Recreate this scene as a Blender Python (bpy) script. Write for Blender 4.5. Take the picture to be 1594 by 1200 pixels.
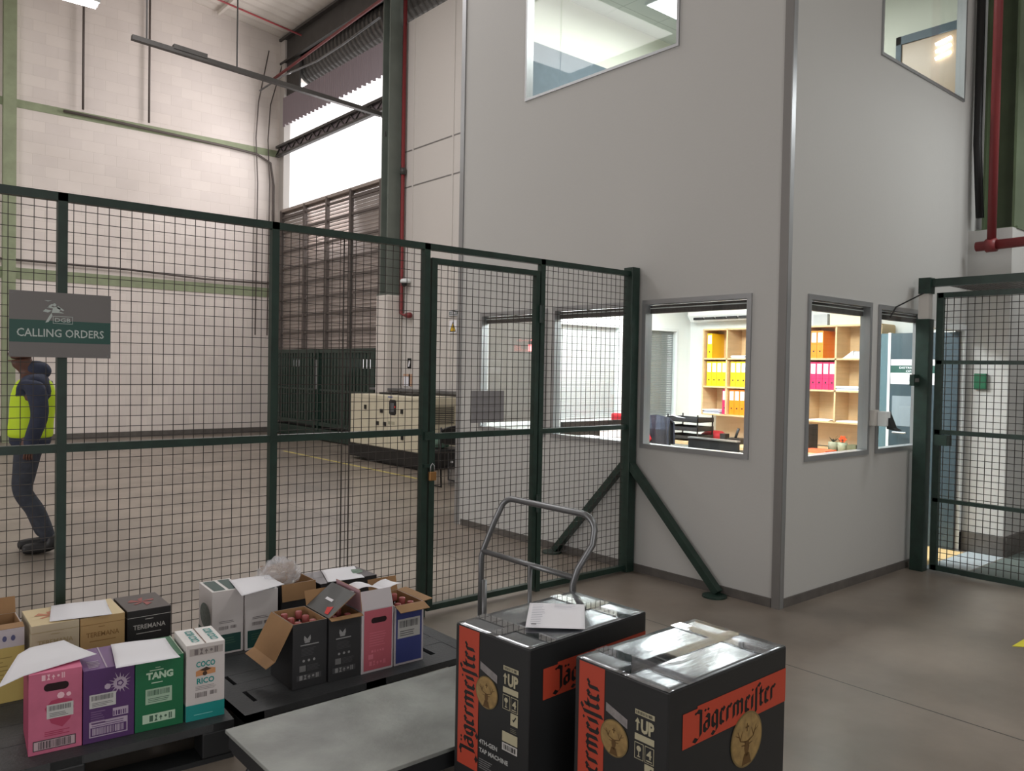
import bpy, math, random
from mathutils import Vector, Matrix
random.seed(7)
for o in list(bpy.data.objects): bpy.data.objects.remove(o)
SC = bpy.context.scene
COL = SC.collection
PI = math.pi

# ------------------------------------------------------------------ camera
PITCH, ROLL, YAW = 0.0210884, -0.0180139, 0.7049438
cam_data = bpy.data.cameras.new('camera')
cam_data.sensor_width = 36.0
cam_data.lens = 36.0 * 1250.79 / 1594.0
cam_data.clip_start = 0.05
cam = bpy.data.objects.new('camera', cam_data)
COL.objects.link(cam)
_f = Vector((math.sin(YAW) * math.cos(PITCH), math.cos(YAW) * math.cos(PITCH), -math.sin(PITCH)))
_r = Vector((math.cos(YAW), -math.sin(YAW), 0))
_d = _f.cross(_r)
_rr = _r * math.cos(ROLL) + _d * math.sin(ROLL)
_dd = -_r * math.sin(ROLL) + _d * math.cos(ROLL)
_m = Matrix.Identity(4)
for i in range(3):
    _m[i][0] = _rr[i]; _m[i][1] = -_dd[i]; _m[i][2] = -_f[i]
_m[2][3] = 1.55
cam.matrix_world = _m
SC.camera = cam

# ------------------------------------------------------------------ world, exposure
world = bpy.data.worlds.new('world'); SC.world = world
world.use_nodes = True
bg = world.node_tree.nodes['Background']
bg.inputs[0].default_value = (1.0, 0.97, 0.965, 1)
bg.inputs[1].default_value = 1.7
SC.view_settings.view_transform = 'Standard'
SC.view_settings.look = 'None'
SC.view_settings.gamma = 1.0
SC.view_settings.exposure = 0.0

def area(name, loc, sx, sy, power, col=(1, 1, 1), rot=(0, 0, 0)):
    d = bpy.data.lights.new(name, 'AREA'); d.shape = 'RECTANGLE'; d.size = sx; d.size_y = sy
    d.energy = power; d.color = col
    o = bpy.data.objects.new(name, d); COL.objects.link(o); o.location = loc; o.rotation_euler = rot
    return o
# daylight through the louvre openings, unseen fills added behind, left and overhead, office lamps
area('daylight_louvre_opening', (7.7, 15.2, 6.0), 4.0, 1.9, 175, (1, .93, .93), (0, math.radians(80), 0))
area('rear_fill', (-1.5, -5.6, 2.6), 7.0, 4.6, 85, (1, .98, .97), (math.radians(90), 0, 0))  # added fill from behind the camera, no door seen there
area('side_fill', (-7.6, 5.0, 2.6), 4.6, 7.0, 140, (1, .95, .94), (0, math.radians(-90), 0))  # unseen fill added on the left to lift the office side wall
area('overhead_fill_near', (5.0, -2.5, 7.8), 2.0, 2.0, 130, (1, .98, .96))  # this and the next two are added overhead fills, lamps unseen
area('overhead_fill_middle', (3.0, 10.0, 8.4), 3.0, 3.0, 250, (1, .96, .95))
area('overhead_fill_left', (-2.0, 12.0, 8.4), 3.0, 3.0, 170, (1, .96, .95))
area('office_panel_light', (6.4, 4.0, 2.55), 1.2, 0.6, 86, (.96, 1, 1))
area('office_panel_light_far', (6.4, 5.5, 2.55), 1.2, 0.6, 86, (.96, 1, 1))
area('upper_office_panel_light', (6.3, 4.6, 5.42), 1.2, 1.2, 110, (.97, 1, .97))
area('passage_fill', (7.3, 1.2, 4.2), 0.8, 0.8, 30, (.97, 1, 1))  # added fill that brightens the pier beyond the gate

# ------------------------------------------------------------------ materials
def lin(c):
    r = []
    for x in c:
        x = x / 255.0
        r.append(x / 12.92 if x <= .04045 else ((x + .055) / 1.055) ** 2.4)
    return tuple(r) + (1,)
MATS = {}
def mat(name, rgb, rough=.6, metal=0, noise=None, bump=None, emit=0, spec=.5, coat=0, stretch=None):
    """noise=(scale, amount) colour mottling; bump=(scale, strength)"""
    if name in MATS: return MATS[name]
    m = bpy.data.materials.new(name); m.use_nodes = True
    nt = m.node_tree; b = nt.nodes['Principled BSDF']
    b.inputs['Base Color'].default_value = lin(rgb)
    b.inputs['Roughness'].default_value = rough
    b.inputs['Metallic'].default_value = metal
    b.inputs['Specular IOR Level'].default_value = spec
    if coat: b.inputs['Coat Weight'].default_value = coat; b.inputs['Coat Roughness'].default_value = .12
    if emit:
        b.inputs['Emission Color'].default_value = lin(rgb); b.inputs['Emission Strength'].default_value = emit
    if noise or bump:
        tc = nt.nodes.new('ShaderNodeTexCoord'); mp = nt.nodes.new('ShaderNodeMapping')
        nt.links.new(tc.outputs['Object'], mp.inputs['Vector'])
        if stretch: mp.inputs['Scale'].default_value = stretch
    if noise:
        n = nt.nodes.new('ShaderNodeTexNoise'); n.inputs['Scale'].default_value = noise[0]; n.inputs['Detail'].default_value = 6
        nt.links.new(mp.outputs[0], n.inputs['Vector'])
        r = nt.nodes.new('ShaderNodeValToRGB')
        c = lin(rgb); k = noise[1]
        r.color_ramp.elements[0].position = .3; r.color_ramp.elements[1].position = .7
        r.color_ramp.elements[0].color = tuple(x * (1 - k) for x in c[:3]) + (1,)
        r.color_ramp.elements[1].color = tuple(min(1, x * (1 + k)) for x in c[:3]) + (1,)
        nt.links.new(n.outputs['Fac'], r.inputs['Fac']); nt.links.new(r.outputs[0], b.inputs['Base Color'])
    if bump:
        n2 = nt.nodes.new('ShaderNodeTexNoise'); n2.inputs['Scale'].default_value = bump[0]; n2.inputs['Detail'].default_value = 4
        nt.links.new(mp.outputs[0], n2.inputs['Vector'])
        bp = nt.nodes.new('ShaderNodeBump'); bp.inputs['Strength'].default_value = bump[1]; bp.inputs['Distance'].default_value = .01
        nt.links.new(n2.outputs['Fac'], bp.inputs['Height']); nt.links.new(bp.outputs[0], b.inputs['Normal'])
    MATS[name] = m
    return m

def glass_mat(name, tint=(.97, .985, .98), refl=1.0):
    m = bpy.data.materials.new(name); m.use_nodes = True; nt = m.node_tree
    for n in list(nt.nodes): nt.nodes.remove(n)
    out = nt.nodes.new('ShaderNodeOutputMaterial'); mix = nt.nodes.new('ShaderNodeMixShader')
    tr = nt.nodes.new('ShaderNodeBsdfTransparent'); gl = nt.nodes.new('ShaderNodeBsdfGlossy'); fr = nt.nodes.new('ShaderNodeLayerWeight')
    tr.inputs[0].default_value = tint + (1,); gl.inputs['Roughness'].default_value = .02
    pw = nt.nodes.new('ShaderNodeMath'); pw.operation = 'POWER'; pw.inputs[1].default_value = 5
    ma = nt.nodes.new('ShaderNodeMath'); ma.operation = 'MULTIPLY_ADD'; ma.inputs[1].default_value = .55 * refl; ma.inputs[2].default_value = .03 * refl
    nt.links.new(fr.outputs['Facing'], pw.inputs[0]); nt.links.new(pw.outputs[0], ma.inputs[0])
    nt.links.new(ma.outputs[0], mix.inputs[0]); nt.links.new(tr.outputs[0], mix.inputs[1]); nt.links.new(gl.outputs[0], mix.inputs[2])
    nt.links.new(mix.outputs[0], out.inputs[0])
    return m

def floor_mat():
    m = bpy.data.materials.new('polished_concrete'); m.use_nodes = True; nt = m.node_tree; b = nt.nodes['Principled BSDF']
    geo = nt.nodes.new('ShaderNodeNewGeometry'); sep = nt.nodes.new('ShaderNodeSeparateXYZ'); nt.links.new(geo.outputs['Position'], sep.inputs[0])
    n = nt.nodes.new('ShaderNodeTexNoise'); n.inputs['Scale'].default_value = .9; n.inputs['Detail'].default_value = 8; n.inputs['Roughness'].default_value = .6
    nt.links.new(geo.outputs['Position'], n.inputs['Vector'])
    r = nt.nodes.new('ShaderNodeValToRGB')
    r.color_ramp.elements[0].position = .32; r.color_ramp.elements[0].color = lin((108, 100, 91))
    r.color_ramp.elements[1].position = .7; r.color_ramp.elements[1].color = lin((143, 132, 121))
    nt.links.new(n.outputs['Fac'], r.inputs['Fac'])
    last = r.outputs[0]
    def line(axis, pos, w):
        a = nt.nodes.new('ShaderNodeMath'); a.operation = 'SUBTRACT'; a.inputs[1].default_value = pos; nt.links.new(sep.outputs[axis], a.inputs[0])
        c = nt.nodes.new('ShaderNodeMath'); c.operation = 'ABSOLUTE'; nt.links.new(a.outputs[0], c.inputs[0])
        d = nt.nodes.new('ShaderNodeMath'); d.operation = 'LESS_THAN'; d.inputs[1].default_value = w; nt.links.new(c.outputs[0], d.inputs[0])
        return d.outputs[0]
    for axis, pos in ((0, 3.89), (0, -1.1), (1, 10.6), (1, -2.0)):
        mx = nt.nodes.new('ShaderNodeMixRGB'); mx.inputs[2].default_value = lin((38, 35, 32))
        nt.links.new(line(axis, pos, .004), mx.inputs[0]); nt.links.new(last, mx.inputs[1]); last = mx.outputs[0]
    nt.links.new(last, b.inputs['Base Color'])
    n3 = nt.nodes.new('ShaderNodeTexNoise'); n3.inputs['Scale'].default_value = 2.2; n3.inputs['Detail'].default_value = 5
    nt.links.new(geo.outputs['Position'], n3.inputs['Vector'])
    mr = nt.nodes.new('ShaderNodeMapRange'); mr.inputs[3].default_value = .24; mr.inputs[4].default_value = .42
    nt.links.new(n3.outputs['Fac'], mr.inputs[0]); nt.links.new(mr.outputs[0], b.inputs['Roughness'])
    bp = nt.nodes.new('ShaderNodeBump'); bp.inputs['Strength'].default_value = .05; bp.inputs['Distance'].default_value = .02
    n4 = nt.nodes.new('ShaderNodeTexNoise'); n4.inputs['Scale'].default_value = 5
    nt.links.new(geo.outputs['Position'], n4.inputs['Vector'])
    nt.links.new(n4.outputs['Fac'], bp.inputs['Height']); nt.links.new(bp.outputs[0], b.inputs['Normal'])
    return m

def brick_mat():
    m = bpy.data.materials.new('painted_block_wall'); m.use_nodes = True; nt = m.node_tree; b = nt.nodes['Principled BSDF']
    geo = nt.nodes.new('ShaderNodeNewGeometry'); sep = nt.nodes.new('ShaderNodeSeparateXYZ'); nt.links.new(geo.outputs['Position'], sep.inputs[0])
    cb = nt.nodes.new('ShaderNodeCombineXYZ'); nt.links.new(sep.outputs[0], cb.inputs[0]); nt.links.new(sep.outputs[2], cb.inputs[1])
    br = nt.nodes.new('ShaderNodeTexBrick'); nt.links.new(cb.outputs[0], br.inputs['Vector'])
    br.inputs['Scale'].default_value = 1.0; br.inputs['Mortar Size'].default_value = .006; br.inputs['Mortar Smooth'].default_value = .6
    br.inputs['Brick Width'].default_value = .42; br.inputs['Row Height'].default_value = .21
    br.inputs['Color1'].default_value = lin((229, 221, 214)); br.inputs['Color2'].default_value = lin((222, 214, 208)); br.inputs['Mortar'].default_value = lin((219, 211, 204))
    n = nt.nodes.new('ShaderNodeTexNoise'); n.inputs['Scale'].default_value = .8; n.inputs['Detail'].default_value = 8; nt.links.new(geo.outputs['Position'], n.inputs['Vector'])
    mx = nt.nodes.new('ShaderNodeMixRGB'); mx.blend_type = 'MULTIPLY'; mx.inputs[0].default_value = .35
    nt.links.new(br.outputs['Color'], mx.inputs[1]); nt.links.new(n.outputs['Fac'], mx.inputs[2]); 
    r = nt.nodes.new('ShaderNodeValToRGB'); r.color_ramp.elements[0].position = .3; r.color_ramp.elements[1].position = .6
    r.color_ramp.elements[0].color = (.72, .7, .68, 1); nt.links.new(n.outputs['Fac'], r.inputs[0]); nt.links.new(r.outputs[0], mx.inputs[2])
    nt.links.new(mx.outputs[0], b.inputs['Base Color']); b.inputs['Roughness'].default_value = .6
    bp = nt.nodes.new('ShaderNodeBump'); bp.inputs['Strength'].default_value = .3; bp.inputs['Distance'].default_value = .012; bp.invert = True
    nt.links.new(br.outputs['Fac'], bp.inputs['Height']); nt.links.new(bp.outputs[0], b.inputs['Normal'])
    return m

def tile_mat(name, rgb, line, size, axes=(0, 1)):
    m = bpy.data.materials.new(name); m.use_nodes = True; nt = m.node_tree; b = nt.nodes['Principled BSDF']
    geo = nt.nodes.new('ShaderNodeNewGeometry'); sep = nt.nodes.new('ShaderNodeSeparateXYZ'); nt.links.new(geo.outputs['Position'], sep.inputs[0])
    cb = nt.nodes.new('ShaderNodeCombineXYZ'); nt.links.new(sep.outputs[axes[0]], cb.inputs[0]); nt.links.new(sep.outputs[axes[1]], cb.inputs[1])
    br = nt.nodes.new('ShaderNodeTexBrick'); nt.links.new(cb.outputs[0], br.inputs['Vector']); br.offset = 0
    br.inputs['Scale'].default_value = 1; br.inputs['Mortar Size'].default_value = .006; br.inputs['Brick Width'].default_value = size; br.inputs['Row Height'].default_value = size
    br.inputs['Color1'].default_value = lin(rgb); br.inputs['Color2'].default_value = lin(rgb); br.inputs['Mortar'].default_value = lin(line)
    nt.links.new(br.outputs['Color'], b.inputs['Base Color']); b.inputs['Roughness'].default_value = .5
    return m

M_FLOOR = floor_mat(); M_BRICK = brick_mat()
M_WALL = mat('office_wall_paint', (190, 190, 187), .62, bump=(60, .06))
M_INNER = mat('office_inner_paint', (232, 236, 234), .6)
M_CREAM = mat('cream_inner_paint', (226, 228, 214), .6)
M_SHEET = mat('white_wall_sheet', (205, 201, 196), .55)
M_ROOF = mat('white_roof_sheet', (222, 216, 208), .5)
M_ALU = mat('brushed_aluminium_frame', (168, 170, 172), .35, .7)
M_ALUDARK = mat('grey_corner_trim', (128, 126, 124), .45, .3)
M_WFRAME = mat('white_window_frame', (222, 226, 226), .4)
M_GREEN = mat('dark_green_steel_paint', (29, 51, 43), .42, noise=(14, .25))
M_WIRE = mat('dark_mesh_wire', (54, 49, 45), .6)
M_STEELG = mat('green_structural_steel', (106, 114, 107), .45, noise=(3, .12))
M_BANDG = mat('sage_green_wall_paint', (142, 152, 122), .6, noise=(6, .1))
M_RED = mat('red_pipe_paint', (124, 46, 48), .45)
M_DARKST = mat('dark_grey_steel', (70, 68, 66), .5, .2, noise=(5, .15))
M_GALV = mat('galvanised_steel', (122, 124, 126), .38, .75, noise=(8, .12))
M_LOUV = mat('grey_louvre_metal', (160, 149, 142), .5, .1, noise=(3, .1))
M_LOUVD = mat('dark_louvre_frame', (92, 84, 80), .55)
M_MAUVE = mat('mauve_corrugated_sheet', (150, 138, 144), .5)
M_DUCT = mat('ribbed_grey_duct', (84, 82, 79), .5, .2)
M_SKIRT = mat('dark_skirting', (92, 88, 84), .55, noise=(9, .2))
M_PLASTB = mat('black_plastic', (34, 36, 38), .5, noise=(10, .15))
M_PALLET = mat('charcoal_plastic_pallet', (58, 60, 62), .55, noise=(6, .22), bump=(90, .2))
M_PAPER = mat('white_paper', (238, 238, 244), .6)
M_PAPERT = mat('paper_print_grey', (176, 178, 190), .7)
M_CARD = mat('brown_cardboard', (158, 122, 84), .75, noise=(8, .08))
M_CARDIN = mat('dark_cardboard_inside', (96, 68, 46), .8)
M_BLACK = mat('black_print', (16, 16, 17), .5)
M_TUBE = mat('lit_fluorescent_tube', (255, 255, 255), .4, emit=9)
M_WOOD = mat('pale_beech_board', (216, 184, 138), .5, noise=(3, .07), stretch=(1, 1, 12))
M_GLASS = glass_mat('window_glass')
M_CONC = mat('white_concrete_plinth', (214, 208, 202), .6, bump=(30, .15))

# ------------------------------------------------------------------ mesh builder
_tc = {}
def text_mesh(s, bold):
    k = (s, bold)
    if k in _tc: return _tc[k]
    c = bpy.data.curves.new('t', 'FONT'); c.body = s; c.size = 1.0; c.offset = bold; c.resolution_u = 2
    o = bpy.data.objects.new('t', c); COL.objects.link(o)
    dg = bpy.context.evaluated_depsgraph_get(); dg.update()
    me = bpy.data.meshes.new_from_object(o.evaluated_get(dg))
    vs = [(v.co.x, v.co.y) for v in me.vertices]; fs = [tuple(p.vertices) for p in me.polygons]
    bpy.data.objects.remove(o); bpy.data.curves.remove(c); bpy.data.meshes.remove(me)
    w = max([v[0] for v in vs] or [0]) - min([v[0] for v in vs] or [0]); x0 = min([v[0] for v in vs] or [0])
    h = max([v[1] for v in vs] or [1])
    _tc[k] = (vs, fs, w, x0, h)
    return _tc[k]

NIB = (.1, .1)
BL = {  # broad-nib strokes for the blackletter lettering
 'J': (.78, [[(0, 1.2), (.2, 1.42), (.5, 1.3), (.5, -.12), (.2, -.36), (-.05, -.2)]]),
 'a': (.66, [[(.36, .1), (.36, .86), (.18, .97), (0, .82)], [(0, .15), (0, .55), (.36, .6)], [(0, .15), (.16, .02), (.36, .16)], [(.06, 1.28), (.06, 1.3)], [(.3, 1.28), (.3, 1.3)]]),
 'g': (.66, [[(.36, .86), (.2, .98), (0, .82), (0, .25), (.16, .08), (.36, .2)], [(.36, .9), (.36, -.2), (.15, -.38), (-.05, -.24)]]),
 'e': (.56, [[(.3, .14), (.16, .02), (0, .15), (0, .84), (.16, .98), (.3, .82), (0, .46)]]),
 'r': (.54, [[(0, .06), (0, .9)], [(0, .76), (.2, .97), (.32, .84)]]),
 'm': (1.06, [[(0, .06), (0, .9)], [(0, .76), (.2, .97), (.36, .84), (.36, .06)], [(.36, .76), (.56, .97), (.72, .84), (.72, .06)]]),
 'i': (.36, [[(0, .06), (0, .9)], [(.02, 1.24), (.02, 1.26)]]),
 's': (.42, [[(0, -.3), (0, 1.3), (.2, 1.46), (.34, 1.34)]]),
 't': (.44, [[(.26, .12), (.13, .02), (0, .14), (0, 1.2)], [(-.1, .88), (.26, .88)]]),
}
class Face:
    """a flat side of a box: origin at its lower left corner as seen from outside"""
    def __init__(s, o, u, v, n, off=.0009):
        s.o = Vector(o); s.u = Vector(u).normalized(); s.v = Vector(v).normalized(); s.n = Vector(n).normalized(); s.off = off
    def p(s, a, b, k=0): return s.o + s.u * a + s.v * b + s.n * (s.off + k * .0005)

class MB:
    def __init__(s): s.v = []; s.f = []; s.m = []; s.mats = []
    def mi(s, m):
        if m not in s.mats: s.mats.append(m)
        return s.mats.index(m)
    def add(s, vs, fs, m):
        b = len(s.v); s.v += [tuple(v) for v in vs]; k = s.mi(m)
        for f in fs: s.f.append(tuple(b + i for i in f)); s.m.append(k)
        return s
    def box(s, x0, x1, y0, y1, z0, z1, m):
        x0, x1 = sorted((x0, x1)); y0, y1 = sorted((y0, y1)); z0, z1 = sorted((z0, z1))
        return s.add([(x0,y0,z0),(x1,y0,z0),(x1,y1,z0),(x0,y1,z0),(x0,y0,z1),(x1,y0,z1),(x1,y1,z1),(x0,y1,z1)],
              [(0,3,2,1),(4,5,6,7),(0,1,5,4),(1,2,6,5),(2,3,7,6),(3,0,4,7)], m)
    def beam(s, p, q, w, h, m, up=(0, 0, 1)):
        p = Vector(p); q = Vector(q); d = (q - p).normalized(); up = Vector(up)
        a = d.cross(up)
        if a.length < 1e-4: a = d.cross(Vector((1, 0, 0)))
        a.normalize(); b = a.cross(d).normalized(); a *= w / 2; b *= h / 2
        return s.add([p-a-b, p+a-b, p+a+b, p-a+b, q-a-b, q+a-b, q+a+b, q-a+b],
              [(0,3,2,1),(4,5,6,7),(0,1,5,4),(1,2,6,5),(2,3,7,6),(3,0,4,7)], m)
    def tube(s, pts, r, m, n=8):
        pts = [Vector(p) for p in pts]; rings = []
        rr = r if isinstance(r, (list, tuple)) else [r] * len(pts)
        ref = None
        for i, p in enumerate(pts):
            d = (pts[min(i + 1, len(pts) - 1)] - pts[max(i - 1, 0)]).normalized()
            if ref is None:
                ref = Vector((0, 0, 1)) if abs(d.z) < .9 else Vector((1, 0, 0))
            a = (ref - d * ref.dot(d)).normalized(); ref = a; b = d.cross(a)
            rings.append([p + (a * math.cos(2*PI*k/n) + b * math.sin(2*PI*k/n)) * rr[i] for k in range(n)])
        vs = [v for R in rings for v in R]; fs = []
        for i in range(len(pts) - 1):
            for k in range(n):
                fs.append((i*n+k, i*n+(k+1)%n, (i+1)*n+(k+1)%n, (i+1)*n+k))
        fs.append(tuple(range(n))[::-1]); fs.append(tuple((len(pts)-1)*n + k for k in range(n)))
        return s.add(vs, fs, m)
    def lathe(s, prof, c, m, n=16, axis=2):
        vs = []; fs = []
        for (r, z) in prof:
            for k in range(n):
                a = 2*PI*k/n; q = [r*math.cos(a), r*math.sin(a), z]
                if axis == 1: q = [q[0], q[2], q[1]]
                if axis == 0: q = [q[2], q[0], q[1]]
                vs.append((c[0]+q[0], c[1]+q[1], c[2]+q[2]))
        for i in range(len(prof) - 1):
            for k in range(n): fs.append((i*n+k, i*n+(k+1)%n, (i+1)*n+(k+1)%n, (i+1)*n+k))
        fs.append(tuple(range(n))[::-1]); fs.append(tuple((len(prof)-1)*n + k for k in range(n)))
        return s.add(vs, fs, m)
    # ---- prints on a face
    def rect(s, F, a0, b0, a1, b1, m, k=0):
        return s.add([F.p(a0,b0,k), F.p(a1,b0,k), F.p(a1,b1,k), F.p(a0,b1,k)], [(0,1,2,3)], m)
    def poly(s, F, pts, m, k=0):
        return s.add([F.p(a, b, k) for a, b in pts], [tuple(range(len(pts)))], m)
    def disc(s, F, a, b, ra, m, k=0, rb=None, n=28):
        rb = rb or ra
        return s.poly(F, [(a + ra*math.cos(2*PI*i/n), b + rb*math.sin(2*PI*i/n)) for i in range(n)], m, k)
    def text(s, F, t, a, b, h, m, k=1, w=None, bold=.012, rot=False, align='l'):
        """cap height h; w = wanted width; rot = reading upwards"""
        vs, fs, tw, x0, th = text_mesh(t, bold); sy = h / th; sx = (w / tw) if w else sy
        W = tw * sx; da = -W / 2 if align == 'c' else 0
        out = []
        for x, y in vs:
            X = (x - x0) * sx + da; Y = y * sy
            out.append(F.p(a - Y, b + X, k) if rot else F.p(a + X, b + Y, k))
        return s.add(out, fs, m)
    def black(s, F, word, a, b, xh, m, k=1, rot=False, width=None):
        tot = sum(BL[c][0] for c in word); sx = (width / tot) if width else xh
        cur = 0.12
        for c in word:
            adv, strokes = BL[c]
            for st in strokes:
                for (p, q) in zip(st[:-1], st[1:]):
                    quad = [(p[0]-NIB[0], p[1]-NIB[1]), (q[0]-NIB[0], q[1]-NIB[1]), (q[0]+NIB[0], q[1]+NIB[1]), (p[0]+NIB[0], p[1]+NIB[1])]
                    if abs((q[0]-p[0]) - (q[1]-p[1])) < .02 or (abs(q[0]-p[0]) < .03 and abs(q[1]-p[1]) < .03):
                        cx, cy = (p[0]+q[0])/2, (p[1]+q[1])/2; t = .1
                        quad = [(cx-t, cy), (cx, cy-t), (cx+t, cy), (cx, cy+t)]
                    P = []
                    for x, y in quad:
                        X = (cur + x) * sx; Y = y * xh
                        P.append((a - Y, b + X) if rot else (a + X, b + Y))
                    s.poly(F, P, m, k)
            cur += adv
        return s
    def lines(s, F, a0, b0, a1, b1, n, m, k=1, fill=.5, vert=False):
        """block of unreadable small print (or bars when vert)"""
        rnd = random.Random(int(a0 * 7919 + b0 * 104729 + n))
        for i in range(n):
            if vert:
                st = (a1 - a0) / n; s.rect(F, a0 + i*st, b0, a0 + i*st + st*rnd.uniform(.3, .75), b1, m, k)
            else:
                st = (b1 - b0) / n; s.rect(F, a0, b0 + i*st, a0 + (a1-a0)*rnd.uniform(.7, 1), b0 + i*st + st*fill, m, k)
        return s
    def sticker(s, F, a0, b0, a1, b1, m=None, ink=None, k=1):
        m = m or mat('white_sticker', (200, 200, 198), .5); ink = ink or mat('sticker_ink', (92, 92, 94), .6)
        s.rect(F, a0, b0, a1, b1, m, k); w = a1 - a0; h = b1 - b0
        s.lines(F, a0+w*.08, b0+h*.55, a1-w*.08, b1-h*.1, 18, ink, k+1, vert=True)
        s.lines(F, a0+w*.1, b0+h*.12, a1-w*.1, b0+h*.45, 3, ink, k+1, fill=.35)
        return s
    def icons(s, F, a0, b0, a1, b1, m, k=1):
        """row of small handling pictograms"""
        n = 5; st = (a1 - a0) / n; h = b1 - b0
        for i in range(n):
            x = a0 + i * st
            if i == 0: s.rect(F, x, b0, x+st*.75, b1, m, k)
            elif i == 1: s.poly(F, [(x, b0), (x+st*.35, b0+h*.5), (x+st*.05, b1), (x+st*.7, b1), (x+st*.45, b0+h*.4), (x+st*.75, b0)], m, k)
            elif i == 2: s.poly(F, [(x, b0+h*.4), (x+st*.35, b0+h*.9), (x+st*.7, b0+h*.4), (x+st*.45, b0+h*.4), (x+st*.45, b0), (x+st*.25, b0), (x+st*.25, b0+h*.4)], m, k)
            elif i == 3: s.disc(F, x+st*.35, b0+h*.55, st*.28, m, k, n=10)
            else: s.rect(F, x, b0, x+st*.25, b1, m, k); s.rect(F, x+st*.4, b0, x+st*.65, b1, m, k)
        return s
    def build(s, name, parent=None, kind=None, smooth=False, bevel=0, local=False, seg=2, solid=0):
        """world coordinates unless local; returns ONE mesh object"""
        vs = s.v
        if parent is not None:
            L = Vector((0, 0, 0)) if local else Vector(ORG[parent.name])
        else:
            xs = [v[0] for v in vs]; ys = [v[1] for v in vs]; zs = [v[2] for v in vs]
            L = Vector(((min(xs)+max(xs))/2, (min(ys)+max(ys))/2, min(zs)))
        me = bpy.data.meshes.new(name)
        me.from_pydata([(v[0]-L[0], v[1]-L[1], v[2]-L[2]) for v in vs], [], s.f)
        for m in s.mats: me.materials.append(m)
        me.polygons.foreach_set('material_index', s.m)
        if smooth: me.polygons.foreach_set('use_smooth', [True]*len(s.f))
        me.update()
        o = bpy.data.objects.new(name, me); COL.objects.link(o)
        if parent is not None: o.parent = parent; ORG[o.name] = ORG[parent.name]
        else: o.location = L; ORG[o.name] = tuple(L)
        if kind: o['kind'] = kind
        if solid:
            so = o.modifiers.new('solid', 'SOLIDIFY'); so.thickness = solid; so.offset = 0
        if bevel:
            b = o.modifiers.new('bevel', 'BEVEL'); b.width = bevel; b.segments = seg; b.limit_method = 'ANGLE'
        return o
ORG = {}
def thing(name, label, cat, loc=(0, 0, 0), rz=0, group=None):
    o = bpy.data.objects.new(name, None); COL.objects.link(o); o.empty_display_size = .1
    o.location = loc; o.rotation_euler = (0, 0, rz); o['label'] = label; o['category'] = cat
    if group: o['group'] = group
    ORG[o.name] = tuple(loc)
    return o
def tag(o, label, cat, group=None):
    o['label'] = label; o['category'] = cat
    if group: o['group'] = group
    return o
def dup(root, loc, label=None, rz=None, group=None):
    r = root.copy(); COL.objects.link(r); r.location = loc
    if rz is not None: r.rotation_euler = (0, 0, rz)
    if label: r['label'] = label
    if group: r['group'] = group
    for ch in list(root.children):
        c = ch.copy(); COL.objects.link(c); c.parent = r
        for g in list(ch.children):
            d = g.copy(); COL.objects.link(d); d.parent = c
    return r
def struct(name, mb, **k): return mb.build(name, kind='structure', **k)

def holed(axis, p0, p1, r0, r1, z0, z1, holes, m):
    """wall slab with rectangular openings; axis 0: plane of constant x"""
    mb = MB()
    us = sorted(set([r0, r1] + [h[0] for h in holes] + [h[1] for h in holes])); zs = sorted(set([z0, z1] + [h[2] for h in holes] + [h[3] for h in holes]))
    # merge vertically: one column strip at a time
    for a, b in zip(us[:-1], us[1:]):
        run = None
        for c, d in zip(zs[:-1], zs[1:]):
            inside = any(h[0] <= a + 1e-6 and b <= h[1] + 1e-6 and h[2] <= c + 1e-6 and d <= h[3] + 1e-6 for h in holes)
            if inside:
                if run: spans = (a, b, run[0], run[1]); _slab(mb, axis, p0, p1, spans, m); run = None
            else: run = (run[0], d) if run else (c, d)
        if run: _slab(mb, axis, p0, p1, (a, b, run[0], run[1]), m)
    return mb
def _slab(mb, axis, p0, p1, sp, m):
    if axis == 0: mb.box(p0, p1, sp[0], sp[1], sp[2], sp[3], m)
    else: mb.box(sp[0], sp[1], p0, p1, sp[2], sp[3], m)

# ================================================================== SETTING
XA, YB, YE = 4.757, 2.851, 6.33          # office block: corner lines
XO = 8.35                                 # outer wall inside the office
XH, YH = 7.9, 17.6                        # hall outer wall, block wall
struct('floor', MB().box(-8, 9.2, -6, 17.8, -.15, 0, M_FLOOR))
struct('wall_back', MB().box(-8, 8.0, YH, YH+.25, 0, 10.9, M_BRICK).box(8.0, 9.3, YH, YH+.25, 8.2, 9.3, M_BRICK))
# roof slopes up from the eave
def roof():
    mb = MB(); n = 90; x0, x1 = -8.0, 9.4
    zr = lambda x: 8.98 + (XH - x) * .112
    y0, y1 = -6.0, 17.8
    vs = []; fs = []
    k = 0
    N = 160
    for i in range(N + 1):
        y = y0 + (y1 - y0) * i / N; dz = .03 if (i // 1) % 2 else 0
        vs += [(x0, y, zr(x0) + dz), (x1, y, zr(x1) + dz)]
    for i in range(N): fs.append((2*i, 2*i+1, 2*i+3, 2*i+2))
    mb.add(vs, fs, M_ROOF)
    return mb, zr
_rb, zr = roof()
struct('ceiling', _rb, solid=.02)
HA = [(3.10, 4.055, .96, 2.09), (4.14, 5.06, .96, 2.085), (5.13, 6.07, .96, 2.075), (3.765, 5.475, 3.94, 5.6)]
HB = [(5.03, 5.94, .955, 2.09), (6.05, 6.84, .955, 2.085), (5.98, 7.53, 3.94, 5.6), (6.98, 7.66, 0, 1.97)]
struct('wall_left', holed(0, XA, XA+.06, YB, YE+.1, 0, 7.6, HA, M_WALL))
struct('wall_front', holed(1, YB, YB+.06, XA+.06, 8.14, 0, 7.6, HB, M_WALL))
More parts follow.
